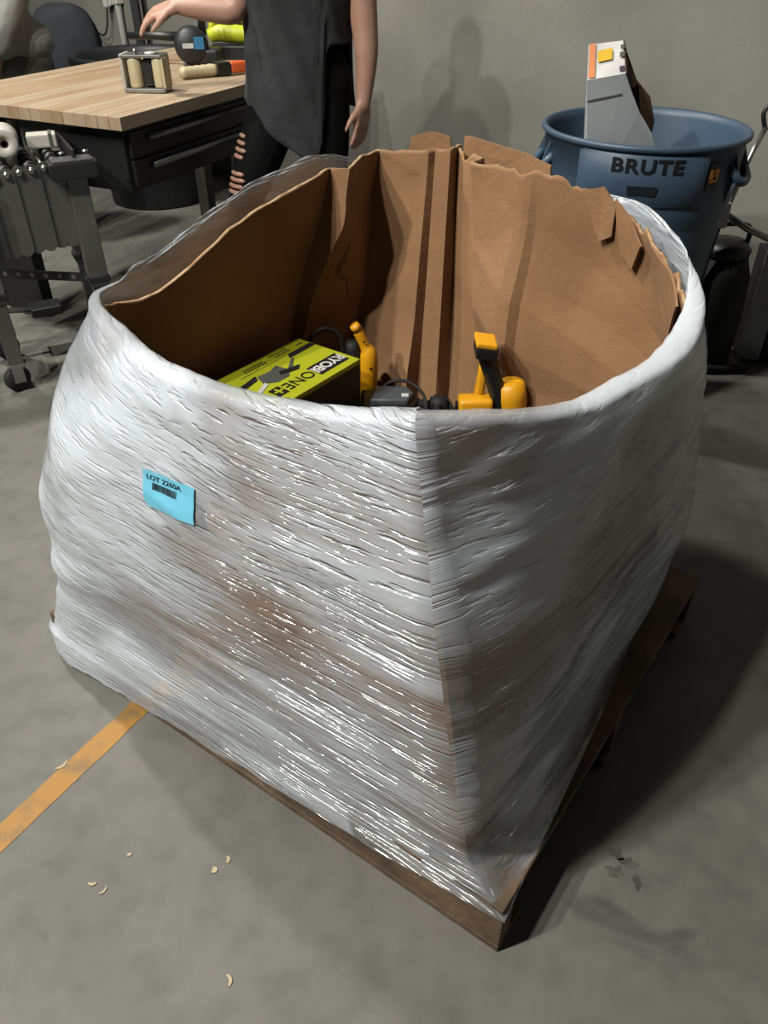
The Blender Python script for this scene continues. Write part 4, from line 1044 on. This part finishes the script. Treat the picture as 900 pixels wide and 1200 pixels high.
face_parts(p1, hc, f_, sd_, rt_, 0.13)
# trousers
bm = bmesh.new()
ell(bm, L1(-0.325, 3.53, 0.93), (0.205, 0.145, 0.17))
for hx, kx, ax_ in ((-0.415, -0.585, -0.575), (-0.245, -0.235, -0.215)):
    ky = 3.43 if hx < -0.3 else 3.50; ay = 3.48 if hx < -0.3 else 3.55
    limb(bm, [L1(hx, 3.52, 0.90), L1((hx + kx) / 2, (3.52 + ky) / 2 - 0.01, 0.70), L1(kx, ky, 0.49), L1((kx + ax_) / 2, (ky + ay) / 2 + 0.02, 0.33), L1(ax_, ay, 0.11)], [0.112, 0.097, 0.072, 0.068, 0.048])
tr_ = fuse('trousers', bm, 'leggings', p1, 0.010, 3); tr_['label'] = 'ripped black trousers'
def strip(za, w0, w1):
    t = (0.90 - za) / (0.90 - 0.49); c = L1(-0.415 - 0.17 * t, 3.52 - 0.09 * t - 0.01 * math.sin(PI * t), za); r = (0.112 * (1 - t) + 0.072 * t) + 0.001 + 0.012 * math.sin(PI * t)
    pts = [(c.x + r * math.cos(R(a)), c.y + r * math.sin(R(a)), za) for a in [w0 + (w1 - w0) * k / 8 for k in range(9)]]
    obj('skin_strip', tube(pts, [0.003] + [0.0088] * 7 + [0.003], 8), 'skin', tr_, True)
for z, a0, a1 in ((0.760, 200, 222), (0.735, 193, 228), (0.710, 190, 236), (0.686, 192, 232), (0.625, 196, 246), (0.602, 192, 254), (0.578, 192, 254), (0.555, 198, 246)): strip(z, a0, a1)
for ax_, ay, fx, fy in ((-0.575, 3.50, -0.69, 3.395), (-0.215, 3.57, -0.31, 3.435)):
    bm = bmesh.new(); limb(bm, [L1(ax_ + 0.02, ay + 0.02, 0.055), L1((ax_ + fx) / 2, (ay + fy) / 2, 0.052), L1(fx, fy, 0.040)], [0.050, 0.048, 0.036])
    for v in bm.verts: v.co.z = max(v.co.z, 0.004)
    fuse('shoe', bm, 'shoe_dark', p1, 0.009, 2)
# long uneven-hemmed top
cx, cy = -0.335 - p1o.x, 3.53 - p1o.y; nA, nZ = 64, 40; sv, sf = [], []
def hem(x, front):
    if not front: return 0.84
    if x < -0.28: t = max(0.0, (x + 0.575) / 0.295); return 0.90 - 0.245 * (t ** 0.8)
    t = min(1, (x + 0.28) / 0.075); return 0.655 + 0.42 * t * t
for k in range(nA):
    a = 2 * PI * k / nA; ca, sa = math.cos(a), math.sin(a)
    h0 = hem(-0.335 + 0.23 * ca, sa < 0.25)
    for j in range(nZ + 1):
        t = j / nZ; z = h0 + (1.45 - h0) * t
        rxx = 0.232 - 0.030 * max(0, (z - 0.85) / 0.25 if z < 1.1 else 1) + 0.020 * max(0, min(1, (z - 1.1) / 0.15))
        ryy = 0.166 - 0.008 * min(1, max(0, (z - 0.85) / 0.25))
        if z > 1.36: q = (z - 1.36) / 0.09; rxx *= 1 - 0.60 * q ** 1.5; ryy *= 1 - 0.45 * q ** 1.5
        fold = 0.012 * noise.noise(Vector((ca * 2.2 + z * 2.0, sa * 2.2, z * 3.4))) + 0.007 * math.sin(z * 26 + ca * 14) * (0.4 + 0.6 * max(0, -sa))
        sv.append((cx + (rxx + fold) * ca, cy + (ryy + fold) * sa, z))
for k in range(nA):
    for j in range(nZ):
        a = k * (nZ + 1) + j; b = ((k + 1) % nA) * (nZ + 1) + j; sf.append((a, b, b + 1, a + 1))
sh = pydata('top', sv, sf, 'shirt_grey', p1, True); sh['label'] = 'dark grey top with a long uneven hem'
md = sh.modifiers.new('t', 'SOLIDIFY'); md.thickness = 0.004; apply_mods(sh)
for p in sh.data.polygons: p.use_smooth = True
for pts in ([L1(-0.27, 3.53, 1.385), L1(-0.17, 3.53, 1.385), L1(-0.11, 3.525, 1.32), L1(-0.095, 3.52, 1.25)], [L1(-0.40, 3.525, 1.385), L1(-0.50, 3.525, 1.385), L1(-0.535, 3.50, 1.32), L1(-0.547, 3.49, 1.25)]):
    obj('sleeve', tube(pts, [0.060, 0.078, 0.078, 0.072], 18, smooth=4), 'shirt_grey', p1, True)

# ---- second person, partly out of frame beyond the bench
p2o = Vector((-1.90, 4.55, 0))
p2 = thing('person', 'person in a light grey shirt at the left edge beyond the workbench', 'person', tuple(p2o))
bm = bmesh.new()
limb(bm, [(0, 0, 0.90), (0, -0.02, 1.08), (-0.02, -0.05, 1.26), (-0.04, -0.09, 1.42)], [0.15, 0.135, 0.145, 0.08], 20)
ell(bm, (-0.02, -0.05, 1.28), (0.19, 0.12, 0.16)); ell(bm, (-0.03, -0.07, 1.39), (0.21, 0.09, 0.055)); ell(bm, (0, 0, 0.92), (0.19, 0.135, 0.13))
limb(bm, [(-0.04, -0.09, 1.42), (-0.06, -0.13, 1.50), (-0.07, -0.16, 1.55)], [0.062, 0.054, 0.054])
hc2 = Vector((-0.09, -0.20, 1.61)); f2, s2, r2 = head(bm, hc2, (-0.5, -0.85, 0))
limb(bm, [(0.17, -0.07, 1.38), (0.14, -0.13, 1.20), (0.085, -0.19, 1.06), (0.03, -0.20, 0.95), (0.0, -0.22, 0.84)], [0.062, 0.057, 0.048, 0.042, 0.030])
hand(bm, (0.0, -0.22, 0.84), (-0.015, -0.24, 0.76), (-0.6, 0.3, -0.6), (-0.6, -0.8, 0), 0.4, 1.1)
limb(bm, [(-0.22, -0.07, 1.38), (-0.26, -0.08, 1.22), (-0.27, -0.10, 1.08), (-0.27, -0.18, 0.95), (-0.25, -0.24, 0.86)], [0.062, 0.057, 0.048, 0.042, 0.030])
hand(bm, (-0.25, -0.24, 0.86), (-0.24, -0.27, 0.78), (0.4, 0.3, -0.7), (0.5, -0.8, 0), 0.4, 1.1)
for sx in (-1, 1):
    limb(bm, [(0.10 * sx, 0, 0.90), (0.11 * sx, -0.01, 0.70), (0.11 * sx, -0.01, 0.49), (0.11 * sx, 0.03, 0.32), (0.11 * sx, 0.03, 0.09)], [0.10, 0.086, 0.062, 0.060, 0.04])
    limb(bm, [(0.11 * sx, 0.04, 0.05), (0.12 * sx, -0.05, 0.045), (0.125 * sx, -0.13, 0.03)], [0.036, 0.036, 0.024])
fuse('body', bm, 'skin', p2, 0.009, 3); face_parts(p2, hc2, f2, s2, r2, 0.0)
bm = bmesh.new(); ell(bm, (0, 0, 0.90), (0.215, 0.16, 0.14))
for sx in (-1, 1): limb(bm, [(0.105 * sx, 0, 0.88), (0.115 * sx, -0.01, 0.70), (0.115 * sx, -0.01, 0.49), (0.115 * sx, 0.03, 0.32), (0.115 * sx, 0.03, 0.10)], [0.118, 0.102, 0.082, 0.078, 0.066])
t2 = fuse('trousers', bm, 'grey_paint', p2, 0.012, 3)
bm = bmesh.new(); ell(bm, (0.01, 0.0, 0.97), (0.245, 0.165, 0.13)); limb(bm, [(0.005, -0.005, 0.94), (0, -0.02, 1.10), (-0.02, -0.05, 1.26), (-0.035, -0.08, 1.40)], [0.165, 0.16, 0.165, 0.10], 20)
ell(bm, (-0.02, -0.05, 1.27), (0.225, 0.15, 0.17)); ell(bm, (-0.03, -0.07, 1.38), (0.235, 0.105, 0.07))
limb(bm, [(0.17, -0.07, 1.38), (0.145, -0.125, 1.20), (0.09, -0.18, 1.06), (0.06, -0.19, 0.99)], [0.088, 0.088, 0.085, 0.082]); limb(bm, [(-0.22, -0.07, 1.38), (-0.255, -0.08, 1.22), (-0.268, -0.09, 1.12)], [0.085, 0.08, 0.075])
st_ = fuse('shirt', bm, 'shirt_light', p2, 0.011, 3)
for v in st_.data.vertices: v.co += v.normal * (0.008 * noise.noise(v.co * 6) + 0.004 * noise.noise(v.co * 15))
for sx in (-1, 1):
    bm = bmesh.new(); limb(bm, [(0.11 * sx, 0.05, 0.055), (0.12 * sx, -0.05, 0.052), (0.125 * sx, -0.14, 0.042)], [0.05, 0.05, 0.038])
    for v in bm.verts: v.co.z = max(v.co.z, 0.004)
    fuse('shoe', bm, 'shoe_dark', p2, 0.009, 2)

# ================================================================== litter on the floor
def chip(x, y, l, w_, a, kind):
    n = 6; lo, hi = [], []
    for k in range(n):
        t = k / (n - 1); b = 0.2 * (t - 0.5) ** 2 * l * 4; hw = w_ / 2 * (0.5 + 0.5 * math.sin(PI * (0.15 + 0.7 * t)))
        lo.append((l * (t - 0.5), b - hw)); hi.append((l * (t - 0.5), b + hw))
    bm = prism(lo + hi[::-1], 0.002, Matrix.Translation((0, 0, 0.0004)))
    o = obj('wood_chip', bm, 'chip'); o.location = (x, y, 0); o.rotation_euler = (0, 0, R(a)); return o
CH = [(-0.689, 1.017, 0.026, 0.006, 50, 'pale wood splinter lying against the painted yellow line'),
      (-0.549, 0.758, 0.016, 0.005, 5, 'left chip of a close pair of wood slivers on the floor'),
      (-0.523, 0.745, 0.018, 0.004, 55, 'right thin sliver of a close pair on the floor'),
      (-0.494, 0.817, 0.008, 0.006, 20, 'tiny pale crumb on the floor near the pair of slivers'),
      (-0.300, 0.807, 0.014, 0.007, 95, 'upper of two pale wood flakes in front of the pallet'),
      (-0.323, 0.786, 0.012, 0.010, 80, 'lower squarish flake of two in front of the pallet'),
      (-0.263, 0.592, 0.020, 0.006, 110, 'curved pale wood shaving nearest the camera')]
for x, y, l, w_, a, lb in CH: tag(chip(x, y, l, w_, a, 0), lb, 'wood chip', 'wood chips on the floor')
def stain(cx_, cy_, r, seed, st=1.0):
    bm = bmesh.new(); vs = []
    for k in range(28):
        a = 2 * PI * k / 28; rr = r * (0.75 + 0.7 * noise.noise(Vector((math.cos(a) * 1.6, math.sin(a) * 1.6, seed))))
        vs.append(bm.verts.new((cx_ + rr * math.cos(a), cy_ + rr * st * math.sin(a), 0.0007)))
    bm.faces.new(vs); o = obj('oil_stain', bm, 'oil_mark', floor); return o
stain(0.452, 0.820, 0.017, 1.3); stain(0.468, 0.800, 0.022, 4.3, 0.7); stain(0.440, 0.785, 0.018, 7.1); stain(0.478, 0.765, 0.012, 9.9, 1.4)
